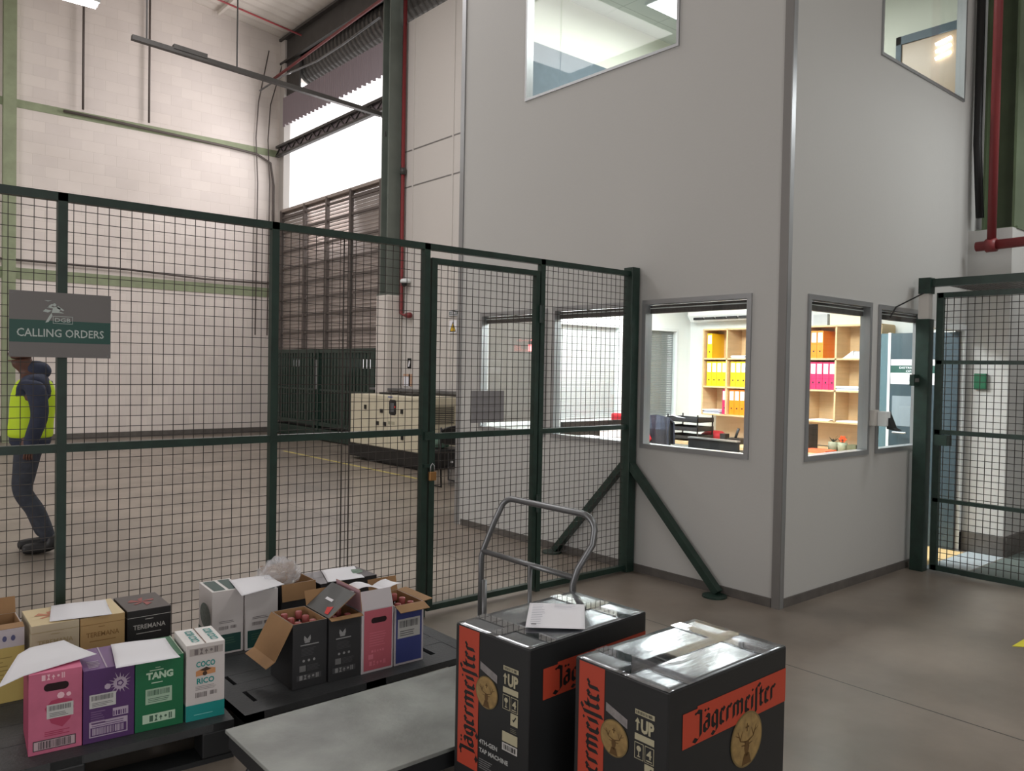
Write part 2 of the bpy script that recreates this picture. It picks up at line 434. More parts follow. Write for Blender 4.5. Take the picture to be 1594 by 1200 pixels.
HE = [(5.02, 5.93, .96, 2.08), (6.02, 7.04, .96, 2.08), (7.13, 8.1, .96, 2.08)]
struct('wall_far', holed(1, YE, YE+.1, XA+.06, XO, 0, 7.6, HE, M_INNER))
struct('wall_right', MB().box(XO, XO+.1, YB, YE, 0, 7.6, M_INNER))
mb = MB(); mb.box(XH, XH+.12, YE+.1, 12.64, 0, 7.7, M_SHEET)
for z in (4.76, 5.4): mb.box(XH-.006, XH, YE+.1, 12.42, z-.01, z+.01, M_ALUDARK)
for y in (10.9, 12.1): mb.box(XH-.012, XH, y-.02, y+.02, 0, 7.7, M_SHEET)
struct('wall_outer', mb)
struct('wall_outer_near', MB().box(8.25, 8.4, -6, 2.5, 0, 9.2, M_WALL).box(7.72, 8.3, 2.5, YB, 0, 2.84, M_WALL))
struct('wall_rear', holed(1, -6.1, -6.0, -8, 8.3, 0, 9.6, [(-4, 1, 0, 4)], M_SHEET))
struct('wall_side', holed(0, -8.1, -8.0, -6, 17.6, 0, 10.9, [(2, 8, 0, 4.5)], M_SHEET))
# upper office floor slab, ceilings
M_CTILE = tile_mat('white_ceiling_tiles', (226, 230, 226), (196, 202, 198), .6)
struct('ceiling_office', MB().box(XA+.06, XO, YB+.06, YE, 2.62, 2.7, M_CTILE))
struct('floor_upper', MB().box(XA+.06, XO, YB+.06, YE, 2.92, 3.0, M_SKIRT))
struct('ceiling_upper', MB().box(XA+.06, XO, YB+.06, YE, 5.52, 5.6, M_CTILE))
M_BLUEG = mat('blue_grey_board', (98, 112, 122), .7, noise=(20, .08))
struct('wall_upper_far', MB().box(XA+.06, XO, YE-.03, YE, 3.0, 5.52, M_CREAM))
struct('trim_4', MB().box(XA+.06, XO-.02, YE-.06, YE-.03, 3.0, 4.93, M_BLUEG))
struct('wall_upper_right', MB().box(XO-.03, XO, YB+.06, YE-.03, 3.0, 5.52, M_CREAM))
# corner trims and skirtings
struct('trim_1', MB().box(XA-.012, XA, YB-.012, YB+.045, 0, 7.6, M_ALUDARK).box(XA, XA+.045, YB-.012, YB, 0, 7.6, M_ALU))
struct('trim_2', MB().box(XA-.012, XA, YE+.04, YE+.1, 0, 7.6, M_ALU))
struct('baseboard_left', MB().box(XA-.012, XA, YB+.05, YE, 0, .06, M_SKIRT))
struct('baseboard_front', MB().box(XA+.05, 6.93, YB-.012, YB, 0, .06, M_SKIRT))
struct('baseboard_back', MB().box(-8, 7.9, YH-.03, YH, 0, .12, M_SKIRT))
struct('baseboard_right', MB().box(7.70, 7.72, 2.49, YB, 0, .17, M_SKIRT).box(7.72, 8.25, 2.47, 2.5, 0, .17, M_SKIRT))
struct('trim_3', MB().box(7.66, 8.14, YB-.02, YB, 0, .17, M_SKIRT))
# painted green bands and pier on the block wall
struct('trim_5', MB().box(2.66, 7.85, YH-.012, YH, 6.27, 6.42, M_BANDG).box(-8, 2.45, YH-.012, YH, 6.27, 6.42, M_BANDG))
struct('trim_6', MB().box(2.66, 7.85, YH-.012, YH, 3.07, 3.28, M_BANDG).box(-8, 2.45, YH-.012, YH, 3.07, 3.28, M_BANDG))

# ---- windows
WN = [0]
def win(axis, p, r0, r1, z0, z1, depth=.06, fr=.035, m=None, mull=None, blind='raised', into=1, slat=(186, 184, 185)):
    """window in a slab starting at plane p (room side = +into)"""
    WN[0] += 1; m = m or M_ALU
    t = .006
    def bx(mb, a0, a1, c0, c1, d0, d1, mm):
        if axis == 0: mb.box(p + d0, p + d1, a0, a1, c0, c1, mm)
        else: mb.box(a0, a1, p + d0, p + d1, c0, c1, mm)
    f = MB(); d0, d1 = -.012, depth + .005
    bx(f, r0, r0+fr, z0, z1, d0, d1, m); bx(f, r1-fr, r1, z0, z1, d0, d1, m)
    bx(f, r0+fr, r1-fr, z0, z0+fr, d0, d1, m); bx(f, r0+fr, r1-fr, z1-fr, z1, d0, d1, m)
    w = struct('window_%d' % WN[0], f)
    g = MB(); bx(g, r0+fr, r1-fr, z0+fr, z1-fr, .02, .026, M_GLASS)
    g.build('pane', w, kind='structure')
    if blind == 'raised':
        b = MB(); M = mat('dark_raised_blind', (70, 64, 62), .6); bx(b, r0+fr, r1-fr, z1-.1, z1-fr-.004, .045, .085, M)
        bx(b, r0+fr, r1-fr, z1-.065, z1-.058, .04, .046, M_WFRAME)
        b.build('raised_blind', w, kind='structure')
    elif blind == 'slats':
        b = MB(); M = mat('venetian_slats_%d' % slat[0], slat, .5)
        z = z0 + fr + .01
        while z < z1 - fr - .02:
            bx(b, r0+fr, r1-fr, z, z+.019, .05, .054, M); z += .022
        bx(b, r0+fr, r1-fr, z1-fr-.03, z1-fr, .045, .08, M)
        b.build('venetian_blind', w, kind='structure')
    return w
for h in HA[:3]: win(0, XA, *h)
for h in HB[:2]: win(1, YB, *h)
win(0, XA, *HA[3], fr=.022, blind=None); win(1, YB, *HB[2], fr=.022, blind=None)
win(1, YE, *HE[0], m=M_WFRAME, blind=None); win(1, YE, *HE[1], m=M_WFRAME, blind='slats'); win(1, YE, *HE[2], m=M_WFRAME, blind='slats', slat=(132, 136, 138))  # dimmer light at the last blind put into its greyer slats

# ---- office door, standing open into the room
dr = struct('door_1', MB().box(6.94, 7.0, YB-.02, YB+.12, 0, 2.01, M_WFRAME).box(7.655, 7.70, YB-.02, YB+.005, 0, 2.01, M_WFRAME).box(7.0, 7.655, YB-.02, YB+.12, 1.955, 2.01, M_WFRAME))
M_LEAF = mat('slate_blue_door', (60, 76, 84), .35)
leaf = MB().box(7.618, 7.652, YB+.015, 3.46, .01, 1.945, M_LEAF).build('door_leaf', dr, kind='structure')
MB().box(7.615, 7.655, 3.46, 3.485, .01, 1.95, M_WFRAME).build('leaf_edge', leaf, kind='structure')
MB().tube([(7.62, 3.40, 1.02), (7.565, 3.40, 1.02), (7.565, 3.28, 1.02)], .009, M_ALU).build('door_handle', leaf, kind='structure')
struct('door_2', MB().box(8.27, 8.32, 2.97, 3.02, 3.0, 4.98, M_WFRAME).box(8.27, 8.32, 3.74, 3.79, 3.0, 4.98, M_BLUEG).box(8.27, 8.32, 2.97, 3.79, 4.9, 4.98, M_BLUEG).box(8.29, 8.31, 3.02, 3.74, 3.0, 4.9, mat('tan_door', (168, 142, 110), .3)))

# ================================================================== HALL FITTINGS
# painted pilaster on the block wall
mb = MB().box(2.45, 2.66, YH-.14, YH, 0, 9.6, M_BANDG)
tag(mb.build('painted_column'), 'sage green painted column against the white block wall at the far left', 'column')

def hcol(label, cx, cy, z0, z1, w=.25, m=None):
    m = m or M_STEELG
    t = thing('steel_column', label, 'column', (cx, cy, z0))
    MB().box(cx-w/2, cx+w/2, cy-w/2, cy-w/2+.02, z0, z1, m).build('flange', t)
    MB().box(cx-w/2, cx+w/2, cy+w/2-.02, cy+w/2, z0, z1, m).build('flange', t)
    MB().box(cx-.01, cx+.01, cy-w/2+.02, cy+w/2-.02, z0, z1, m).build('web', t)
    MB().box(cx-w/2-.04, cx+w/2+.04, cy-w/2-.04, cy+w/2+.04, z0, z0+.02, m).build('base_plate', t)
    return t
hcol('green steel column beside the louvres, rising from a white plinth', 7.72, 12.55, 2.83, 9.0, .25)
tag(MB().box(7.55, 7.885, 12.36, 12.72, 0, 2.83, M_CONC).build('concrete_plinth', bevel=.03), 'white concrete plinth under the green column beside the louvres', 'plinth')
hcol('dark green steel column at the right edge above a white plinth', 7.98, 2.66, 2.84, 9.0, .26, mat('moss_green_steel', (84, 98, 72), .45, noise=(3, .15)))

# louvre screen
t = thing('louvre_screen', 'tall grey brown louvred wall screen with dark mullions behind the green gate', 'louvre', (7.85, 15.2, 1.78))
mb = MB(); z = 1.85; ym0, ym1 = 12.9, 17.35
while z < 4.98:
    mb.add([(7.84, ym0, z), (7.84, ym1, z), (7.91, ym1, z+.085), (7.91, ym0, z+.085), (7.85, ym0, z-.012), (7.85, ym1, z-.012), (7.92, ym1, z+.073), (7.92, ym0, z+.073)],
           [(0,1,2,3),(4,7,6,5),(0,4,5,1),(2,6,7,3),(0,3,7,4),(1,5,6,2)], M_LOUV); z += .075
mb.build('louvre_blades', t)
for y in (17.3, 16.14, 15.12, 14.13, 13.0): MB().box(7.77, 7.84, y-.035, y+.035, 1.8, 5.0, M_LOUVD).build('mullion', t)
for z in (2.25, 2.62, 2.98, 3.34, 3.7, 4.08, 4.52, 4.84): MB().box(7.79, 7.83, ym0, ym1, z-.022, z+.022, M_LOUVD).build('rail', t)
MB().box(7.78, 7.95, ym0, ym1, 4.97, 5.03, M_LOUV).build('top_rail', t)
# sheet wall below the louvres with two slots to the daylight, and strip beside the block wall
struct('wall_outer_low', holed(0, 7.92, 8.0, 12.78, 17.6, 0, 1.85, [(16.55, 17.15, 1.5, 1.66), (13.2, 14.05, 1.5, 1.68), (16.1, 17.3, .14, .2)], M_DARKST))
struct('trim_7', MB().box(7.85, 8.0, 17.35, 17.6, 1.85, 8.9, M_SHEET))
# lattice transom across the bright opening
t = thing('lattice_transom', 'lattice transom girder crossing the bright high opening over the louvres', 'girder', (7.8, 15.2, 6.3))
MB().box(7.72, 7.8, 12.7, 17.5, 6.24, 6.29, M_DARKST).build('lower_chord', t)
MB().box(7.72, 7.8, 12.7, 17.5, 6.44, 6.49, M_DARKST).build('upper_chord', t)
mb = MB()
for i in range(12):
    y = 12.75 + i*.4; mb.beam((7.76, y, 6.29), (7.76, y+.2, 6.44), .03, .02, M_DARKST); mb.beam((7.76, y+.2, 6.44), (7.76, y+.4, 6.29), .03, .02, M_DARKST)
mb.build('lattice_web', t)
MB().box(7.8, 7.83, 12.7, 17.5, 6.29, 6.44, M_MAUVE).build('backing_strip', t)
# corrugated sheet above the opening
def corrug(y0, y1, z0, z1, x, m, pitch=.09, amp=.02):
    n = int((y1-y0)/pitch*4); vs = []; fs = []
    for i in range(n+1):
        y = y0 + (y1-y0)*i/n; dx = amp*math.sin(2*PI*(y-y0)/pitch)
        zb = z0 + (.035 if math.sin(2*PI*(y-y0)/(pitch*2)) > 0 else 0)
        vs += [(x+dx, y, zb), (x+dx, y, z1)]
    for i in range(n): fs.append((2*i, 2*i+2, 2*i+3, 2*i+1))
    return MB().add(vs, fs, m)
tag(corrug(12.7, 17.4, 6.92, 7.57, 7.84, M_MAUVE).build('corrugated_sheet', solid=.004), 'mauve grey corrugated sheet hanging above the bright opening', 'sheet')
# eave girder, duct and gutter
tag(MB().box(7.90, 7.94, 6.5, 17.55, 8.36, 8.93, M_DARKST).box(7.80, 7.94, 6.5, 17.55, 8.88, 8.93, M_DARKST).box(7.82, 7.94, 6.5, 17.55, 8.36, 8.4, M_DARKST).box(9.0, 9.1, 6.5, 17.55, 8.2, 8.8, M_DARKST).box(7.90, 7.94, 16.7, 17.55, 7.6, 8.4, M_DARKST).build('eave_beam'), 'dark steel eave beam along the roof edge behind the ribbed duct', 'beam')
mb = MB(); prof = []
y = 9.2
while y < 17.0: prof += [(.42, y), (.42, y+.06), (.45, y+.075), (.45, y+.13), (.42, y+.145)]; y += .16
prof += [(.3, y), (.12, y+.25)]
mb.lathe(prof, (8.42, 0, 8.30), M_DUCT, 20, axis=1)
tag(mb.build('ribbed_duct', smooth=False), 'long ribbed grey air duct running under the eave', 'duct')
tag(MB().tube([(7.30, 17.4, 7.62), (7.35, 16.4, 7.68), (7.55, 15.2, 7.72), (7.6, 14.2, 7.78), (7.6, 12.8, 7.86)], .02, M_GALV).build('conduit_pipe', smooth=True), 'thin galvanised conduit slung beneath the ribbed duct', 'pipe')
# red sprinkler pipes
tag(MB().tube([(7.55, 17.3, 7.90), (7.55, 6.6, 8.4)], .028, M_RED).build('sprinkler_pipe', smooth=True), 'long thin red sprinkler pipe running in front of the duct', 'pipe')
tag(MB().tube([(-7, 16.0, 10.2), (7.6, 16.0, 8.5)], .02, M_RED).build('sprinkler_branch', smooth=True), 'thin red branch pipe slung under the white roof', 'pipe')
t = thing('red_standpipe', 'red standpipe running down behind the green column beside the louvres', 'pipe', (7.84, 12.45, 2.5))
MB().tube([(7.83, 12.32, 8.1), (7.83, 12.32, 2.5), (7.83, 12.1, 2.45)], .035, M_RED, 10).build('riser', t, smooth=True)
MB().tube([(7.83, 12.12, 2.46), (7.83, 12.02, 2.46)], .05, M_RED, 10).build('coupling', t, smooth=True)
MB().tube([(7.83, 12.32, 4.98), (7.83, 12.32, 5.1)], .055, M_DARKST, 10).build('pipe_clamp', t, smooth=True)
t = thing('red_pipe_tee', 'red hydrant pipe with a horizontal branch beside the dark green column', 'pipe', (7.62, 2.62, 2.6))
MB().tube([(7.60, 2.62, 2.7), (7.60, 2.62, 8.9)], .036, M_RED, 12).build('riser', t, smooth=True)
MB().tube([(7.60, 2.74, 2.68), (7.60, .2, 2.73)], .042, M_RED, 12).build('branch', t, smooth=True)
MB().tube([(7.60, 2.66, 2.68), (7.60, 2.58, 2.682)], .058, M_RED, 12).build('coupling', t, smooth=True)
tag(MB().tube([(7.72, 2.76, 2.95), (7.70, 2.79, 3.6), (7.72, 2.8, 5.4), (7.7, 2.8, 8.8)], .035, M_BLACK, 8).build('shadow_gap_tube', smooth=True), 'black tube standing for the shadow gap between the white wall and the red riser', 'cable')  # black tube put in for the dark shadow gap beside the wall

# cable tray on rods
t = thing('cable_tray', 'dark steel cable tray sloping across the hall to the green column', 'cable tray', (5.5, 12.9, 6.1))
p0, p1 = Vector((3.431, 12.9, 6.37)), Vector((7.62, 12.75, 6.10))
MB().beam(p0, p1, .09, .07, M_DARKST).build('tray', t)
MB().beam(p0.lerp(p1, .14)+Vector((0,0,.05)), p0.lerp(p1, .26)+Vector((0,0,.05)), .11, .07, M_DARKST).build('junction_box', t)
for f_ in (.05, .375):
    q = p0.lerp(p1, f_); MB().tube([q, (q.x, q.y, zr(q.x))], .014, M_DARKST, 6).build('hanger_rod', t)
q = p0.lerp(p1, .06)
MB().tube([(q.x, q.y, q.z+.75), (q.x-.45, q.y, zr(q.x))], .012, M_DARKST, 6).build('stay_rod', t)
MB().tube([(q.x, q.y, q.z+.75), (q.x+.45, q.y, zr(q.x))], .012, M_DARKST, 6).build('stay_rod', t)
MB().tube([(7.62, 12.75, 6.1), (7.66, 12.7, 6.0), (7.66, 12.66, 5.7)], .02, M_DARKST, 6).build('cable', t)
# conduits on the block wall
tag(MB().tube([(3.45, 17.54, 6.36), (4.2, 17.53, 6.35), (6.6, 17.53, 6.28), (7.3, 17.53, 6.24), (7.62, 17.53, 6.1), (7.7, 17.53, 5.6), (7.7, 17.53, 1.9)], .028, M_LOUVD, 6).build('wall_conduit', smooth=True), 'dark conduit along the upper green band, turning down at the corner', 'pipe')
tag(MB().tube([(2.0, 17.54, 3.42), (4.6, 17.53, 3.42), (6.2, 17.53, 3.36), (7.8, 17.53, 3.38)], .022, M_LOUVD, 6).build('wall_conduit', smooth=True), 'thin dark conduit just over the lower green band', 'pipe')
for x, lab in ((3.78, 'dark vertical drop rod on the block wall, nearer the sage green column'), (5.0, 'dark vertical drop rod on the block wall, nearer the louvres')):
    tag(MB().tube([(x, 17.5, zr(x)), (x, 17.5, 6.45)], .022, M_LOUVD, 6).build('drop_rod', smooth=True), lab, 'rod', None)
for i, x in enumerate((7.30, 7.58)):
    pts = [(x + .25 + .1*i, 17.52, 8.6), (x+.02, 17.52, 7.4), (x-.03, 17.52, 6.6), (x+.02, 17.52, 5.6), (x, 17.52, 2.2)]
    tag(MB().tube(pts, .014, M_LOUVD, 6).build('hanging_cable', smooth=True), ['thin loose cable on the block wall, left one by the corner', 'thin loose cable on the block wall, right one by the corner'][i], 'cable')
# roof purlins
t = thing('roof_truss', 'dark steel roof rafters under the white roof sheets', 'rafter', (3, 12, 9.2))
for y in (12.9, 6.5, 0.5):
    MB().beam((-7.9, y, zr(-7.9)-.16), (7.9, y, zr(7.9)-.16), .12, .26, M_DARKST).build('rafter', t)
for x in (6.4, 4.9, 3.4, 1.9, .4, -2, -5):
    MB().box(x-.03, x+.03, -5.9, 17.5, zr(x)-.1, zr(x)-.03, M_ROOF).build('purlin', t)

# fluorescent fixtures
def tubelamp(label, x0, x1, y, z, group=None):
    t = thing('tube_lamp', label, 'lamp', ((x0+x1)/2, y, z))
    if group: t['group'] = group
    MB().box(x0, x1, y-.06, y+.06, z+.035, z+.075, M_WFRAME).build('housing', t)
    MB().tube([(x0+.02, y-.03, z+.01), (x1-.02, y-.03, z+.01)], .018, M_TUBE, 10).build('tube', t, smooth=True)
    MB().tube([(x0+.02, y+.03, z+.01), (x1-.02, y+.03, z+.01)], .018, M_TUBE, 10).build('tube', t, smooth=True)
    for x in (x0+.2, x1-.2): MB().tube([(x, y, z+.07), (x, y, zr(x))], .006, M_GALV, 5).build('suspension_wire', t)
    return t
tubelamp('lit fluorescent tube lamp hanging at the top left', .85, 2.08, 9.0, 5.12)
area('tube_lamp_light', (1.47, 9.0, 5.08), 1.2, .15, 26, (1, 1, .98))

# outer wall small things
F = Face((7.89, 12.4, 0), (0, -1, 0), (0, 0, 1), (-1, 0, 0))
t = thing('security_camera', 'small white dome security camera on the wall right of the red standpipe', 'camera', (7.8, 12.17, 3.07))
MB().lathe([(.02, 0), (.1, .01), (.1, .05), (.07, .08)], (7.82, 12.17, 3.03), M_WFRAME, 16).build('housing', t, smooth=True)
MB().lathe([(.01, -.05), (.045, -.03), (.06, .01)], (7.80, 12.17, 3.02), M_BLACK, 14).build('lens', t, smooth=True)
def plate(name, x, y0, y1, z0, z1, m, th=.012):
    return MB().box(x-th, x, y0, y1, z0, z1, m)
mb = plate('n', 7.9, 12.06, 12.17, 1.52, 1.70, M_BLACK); Fq = Face((7.888, 12.17, 1.52), (0, -1, 0), (0, 0, 1), (-1, 0, 0))
mb.poly(Fq, [(.02, .03), (.06, .03), (.09, .12), (.05, .15), (.03, .09)], M_PAPER)
tag(mb.build('fire_notice'), 'small black and white notice on the wall behind the cream generator', 'sign')
mb = plate('n', 7.9, 12.03, 12.3, 1.2, 1.42, mat('tan_notice', (196, 160, 136), .6)); mb.box(7.885, 7.89, 12.12, 12.28, 1.2, 1.38, M_PAPER)
tag(mb.build('notice_sheets'), 'tan and white notices pinned low beside the fire notice', 'notice')
mb = plate('n', 7.89, 10.64, 10.92, 2.40, 2.50, M_GREEN); Fq = Face((7.878, 10.92, 2.40), (0, -1, 0), (0, 0, 1), (-1, 0, 0))
mb.rect(Fq, .01, .01, .27, .09, M_PAPER); mb.rect(Fq, .02, .02, .26, .08, M_GREEN, 1); mb.lines(Fq, .05, .03, .23, .07, 7, M_PAPER, 2, vert=True)
tag(mb.build('green_safety_sign'), 'small green and white safety sign above the yellow triangle', 'sign')
mb = plate('n', 7.89, 10.70, 10.90, 2.12, 2.33, M_PAPER); Fq = Face((7.878, 10.90, 2.12), (0, -1, 0), (0, 0, 1), (-1, 0, 0))
mb.poly(Fq, [(.01, .02), (.19, .02), (.1, .19)], M_BLACK); mb.poly(Fq, [(.035, .035), (.165, .035), (.1, .16)], mat('warning_yellow', (226, 184, 40), .5), 1)
mb.poly(Fq, [(.095, .06), (.11, .1), (.1, .1), (.108, .14), (.088, .09), (.1, .09)], M_BLACK, 2)
tag(mb.build('warning_sign'), 'yellow warning triangle on a white plate on the far white wall', 'sign')
tag(MB().box(7.6, 7.9, 10.0, 13.0, 1.12, 1.16, M_GALV).build('wall_rail'), 'slim grey rail on the wall over the cream generator', 'rail')

# green sliding gate in front of the louvres
t = thing('palisade_gate', 'dark green slatted sliding gate standing against the louvred wall', 'gate', (7.7, 15.4, .02))
MB().box(7.68, 7.74, 12.95, 17.55, 1.80, 1.88, M_GREEN).build('top_rail', t)
MB().box(7.68, 7.74, 12.95, 17.55, .30, .38, M_GREEN).build('bottom_rail', t)
MB().box(7.68, 7.74, 12.95, 17.55, .02, .24, M_GREEN).build('kick_plate', t)
MB().box(7.69, 7.73, 12.95, 17.55, 1.02, 1.06, M_GREEN).build('middle_rail', t)
for y in (12.97, 15.2, 15.38, 17.52): MB().box(7.67, 7.75, y-.03, y+.03, .02, 1.88, M_GREEN).build('stile', t)
mb = MB(); y = 13.05
while y < 17.48: mb.box(7.70, 7.72, y, y+.085, .38, 1.80, M_GREEN); y += .13
mb.build('slats', t)
mb = MB()
for y in (15.24, 15.31): mb.box(7.665, 7.68, y-.012, y+.012, 1.05, 1.66, M_ALU)
mb.build('pull_handle', t)

# ================================================================== GENERATOR
CRM = mat('cream_generator_paint', (206, 199, 176), .45, noise=(4, .04)); CRD = mat('cream_seam', (150, 144, 124), .6)
t = thing('generator', 'cream diesel generator cabinet on a black base frame by the far wall', 'generator', (7.1, 11, 0))
gx, gx1, gy0, gy1 = 6.7, 7.5, 9.95, 12.06
MB().box(gx, gx1, gy0, gy1, .26, 1.09, CRM).build('cabinet', t, bevel=.012)
MB().box(gx-.02, gx1+.02, gy0-.04, gy1+.02, .05, .26, M_BLACK).build('base_frame', t)
MB().box(gx+.05, gx1-.05, gy0+.1, gy1-.4, 0, .05, M_BLACK).build('skid', t)
F = Face((gx, gy1, .26), (0, -1, 0), (0, 0, 1), (-1, 0, 0), .002)
mb = MB()
for a in (.62, 1.18, 1.86): mb.rect(F, a-.004, .03, a+.004, .8, CRD)
mb.rect(F, .02, .76, 2.1, .765, CRD); mb.build('door_seams', t)
cp = MB().poly(F, [(1.22, .56), (1.25, .53), (1.4, .53), (1.43, .56), (1.43, .74), (1.4, .77), (1.25, .77), (1.22, .74)], M_BLACK, 1).rect(F, 1.25, .58, 1.36, .72, mat('grey_display', (92, 96, 100), .3), 2)
cp.build('control_panel', t)
MB().disc(F, 1.39, .66, .018, mat('red_button', (210, 44, 36), .4), 3).build('stop_button', t)
for a, b in ((.5, .62), (1.6, .6), (1.62, .2)):
    MB().box(gx-.02, gx, gy1-a-.025, gy1-a+.025, .26+b-.035, .26+b+.035, M_BLACK).build('door_latch', t)
for a, b in ((.88, .38), (1.1, .38), (1.0, .58)):
    MB().box(gx-.012, gx, gy1-a-.04, gy1-a+.04, .26+b-.03, .26+b+.03, M_BLACK).build('socket', t)
mb = MB().lines(F, 1.2, .38, 1.4, .43, 6, mat('olive_lettering', (150, 150, 128), .5), 1, vert=True)
mb.rect(F, 1.18, .8, 1.32, .82, mat('blue_badge', (90, 100, 150), .4), 1); mb.build('badge', t)
F = Face((gx, gy0, .26), (1, 0, 0), (0, 0, 1), (0, -1, 0), .003)
mb = MB().rect(F, .1, .42, .62, .7, CRD)
for i in range(9): mb.rect(F, .12, .44+i*.028, .6, .452+i*.028, M_BLACK, 1)
mb.build('air_grille', t)
MB().box(gx+.25, gx+.5, gy1-.9, gy1-.5, 1.09, 1.12, M_BLACK).build('roof_vent', t)
MB().box(gx+.25, gx+.5, gy1-1.5, gy1-1.1, 1.09, 1.12, M_BLACK).build('roof_vent', t)

# chair, bag and bottle beside the office corner
t = thing('cantilever_chair', 'black visitor chair with dark tube legs near the office corner', 'chair', (6.2, 8.6, 0))
MB().box(5.97, 6.43, 8.42, 8.86, .44, .49, M_BLACK).build('seat', t, bevel=.02)
mb = MB(); n = 12; vs = []; fs = []
for i in range(n+1):
    u = i/n; c = .06*math.cos((u-.5)*PI); e = abs(u-.5)*2
    vs += [(5.97+.46*u, 8.42-c, .55+.04*e**3), (5.97+.46*u, 8.40-c, .70), (5.97+.46*u, 8.38-c, .80-.05*e**3)]
for i in range(n):
    for j in range(2): fs.append((3*i+j, 3*i+3+j, 3*i+4+j, 3*i+1+j))
mb.add(vs, fs, M_BLACK); mb.build('backrest', t, solid=.03)
for x in (5.97, 6.43):
    MB().tube([(x, 8.4, .78), (x, 8.41, .46), (x, 8.38, .02), (x, 8.86, .02), (x, 8.86, .46)], .013, M_BLACK).build('leg_frame', t, smooth=True)
MB().tube([(5.95, 8.40, .64), (5.93, 8.6, .66), (5.95, 8.86, .64)], .014, M_BLACK).build('armrest', t, smooth=True)
mb = MB(); mb.lathe([(.02, 0), (.11, .02), (.13, .09), (.11, .16), (.04, .2)], (6.12, 8.62, .49), mat('green_plastic_bag', (96, 128, 112), .4, bump=(30, .6)), 12)
tag(mb.build('carrier_bag', smooth=True), 'green crumpled carrier bag lying on the black visitor chair', 'bag')
mb = MB().lathe([(.03, 0), (.044, .01), (.044, .09), (.038, .12), (.044, .15), (.042, .22), (.016, .27), (.014, .30)], (6.22, 8.50, 0), glass_mat('clear_plastic', (.85, .88, .92)), 14)
t = thing('water_bottle', 'clear plastic water bottle standing on the floor under the chair', 'bottle', (6.22, 8.50, 0)); mb.build('bottle_body', t, smooth=True)
MB().lathe([(.017, .30), (.017, .325)], (6.22, 8.50, 0), M_PAPER, 12).build('cap', t)

# floor markings
YEL = mat('yellow_floor_paint', (178, 164, 96), .6, noise=(12, .3))
tag(MB().box(6.19, 6.25, 9.3, 13.6, 0, .0015, YEL).build('floor_line'), 'worn yellow line on the floor along the generator', 'floor marking')
tag(MB().add([(5.20, 1.62, .001), (5.55, 1.25, .001), (5.62, 1.62, .001)], [(0, 1, 2)], mat('bright_yellow_tape', (210, 200, 50), .5)).build('floor_triangle', solid=.002), 'bright yellow taped triangle on the floor at the right edge', 'floor marking')

# ================================================================== MESH FENCE
YF = 4.129; ZT = 2.31
def mesh_panel(axis, p, r0, r1, z0, z1, step=.05, r=.0015, m=None, horiz=False, q=None):
    """welded wire mesh"""
    mb = MB(); m = m or M_WIRE
    def bx(a0, a1, c0, c1, d):
        if axis == 0: mb.box(p-r+d, p+r+d, a0, a1, c0, c1, m)
        else: mb.box(a0, a1, p-r+d, p+r+d, c0, c1, m)
    n = int((r1-r0)/step)
    for i in range(1, n+1):
        a = r0 + i*step
        if a < r1: bx(a-r, a+r, z0, z1, 0)
    n = int((z1-z0)/step)
    for i in range(1, n+1):
        z = z0 + i*step
        if z < z1: bx(r0, r1, z-r, z+r, .004)
    return mb
t = thing('mesh_fence', 'dark green steel mesh fence running from the left edge to the office wall', 'fence', (2.0, YF, 0))
posts = [-1.21, -.20, .809, 1.822, 2.80, 3.765]
for x in posts: MB().box(x-.02, x+.02, YF-.02, YF+.02, 0, ZT, M_GREEN).build('post', t)
MB().box(4.66, 4.745, YF-.045, YF+.045, 0, ZT+.03, M_GREEN).build('end_post', t, bevel=.004)
MB().box(-2.0, 4.66, YF-.02, YF+.02, ZT-.038, ZT, M_GREEN).build('top_rail', t)
MB().box(-2.0, 2.80, YF-.018, YF+.018, 1.13, 1.168, M_GREEN).build('middle_rail', t)
MB().box(3.785, 4.66, YF-.018, YF+.018, 1.10, 1.135, M_GREEN).build('middle_rail', t)
MB().box(-2.0, 2.80, YF-.02, YF+.02, .012, .05, M_GREEN).build('bottom_rail', t)
MB().box(3.785, 4.66, YF-.02, YF+.02, .012, .05, M_GREEN).build('bottom_rail', t)
ps = [-2.0] + posts[:5]
for a, b in zip(ps[:-1], ps[1:]): mesh_panel(1, YF+.012, a, b, .04, ZT-.03).build('mesh_panel', t)
mesh_panel(1, YF+.012, 3.785, 4.66, .04, ZT-.03).build('mesh_panel', t)
MB().box(2.243, 2.249, YF+.01, YF+.016, .04, ZT-.03, M_WIRE).box(2.291, 2.297, YF+.01, YF+.016, .04, ZT-.03, M_WIRE).build('mesh_overlap_wires', t)
for s_, yf_ in ((-1, 3.28), (1, 4.92)):
    br = MB().beam((4.70, YF+s_*.03, .83), (4.70, yf_, .02), .05, .06, M_GREEN, up=(1, 0, 0)).build('brace', t)
    MB().lathe([(.085, 0), (.085, .012)], (4.66, yf_, 0), M_GREEN, 16).build('foot_plate', br)

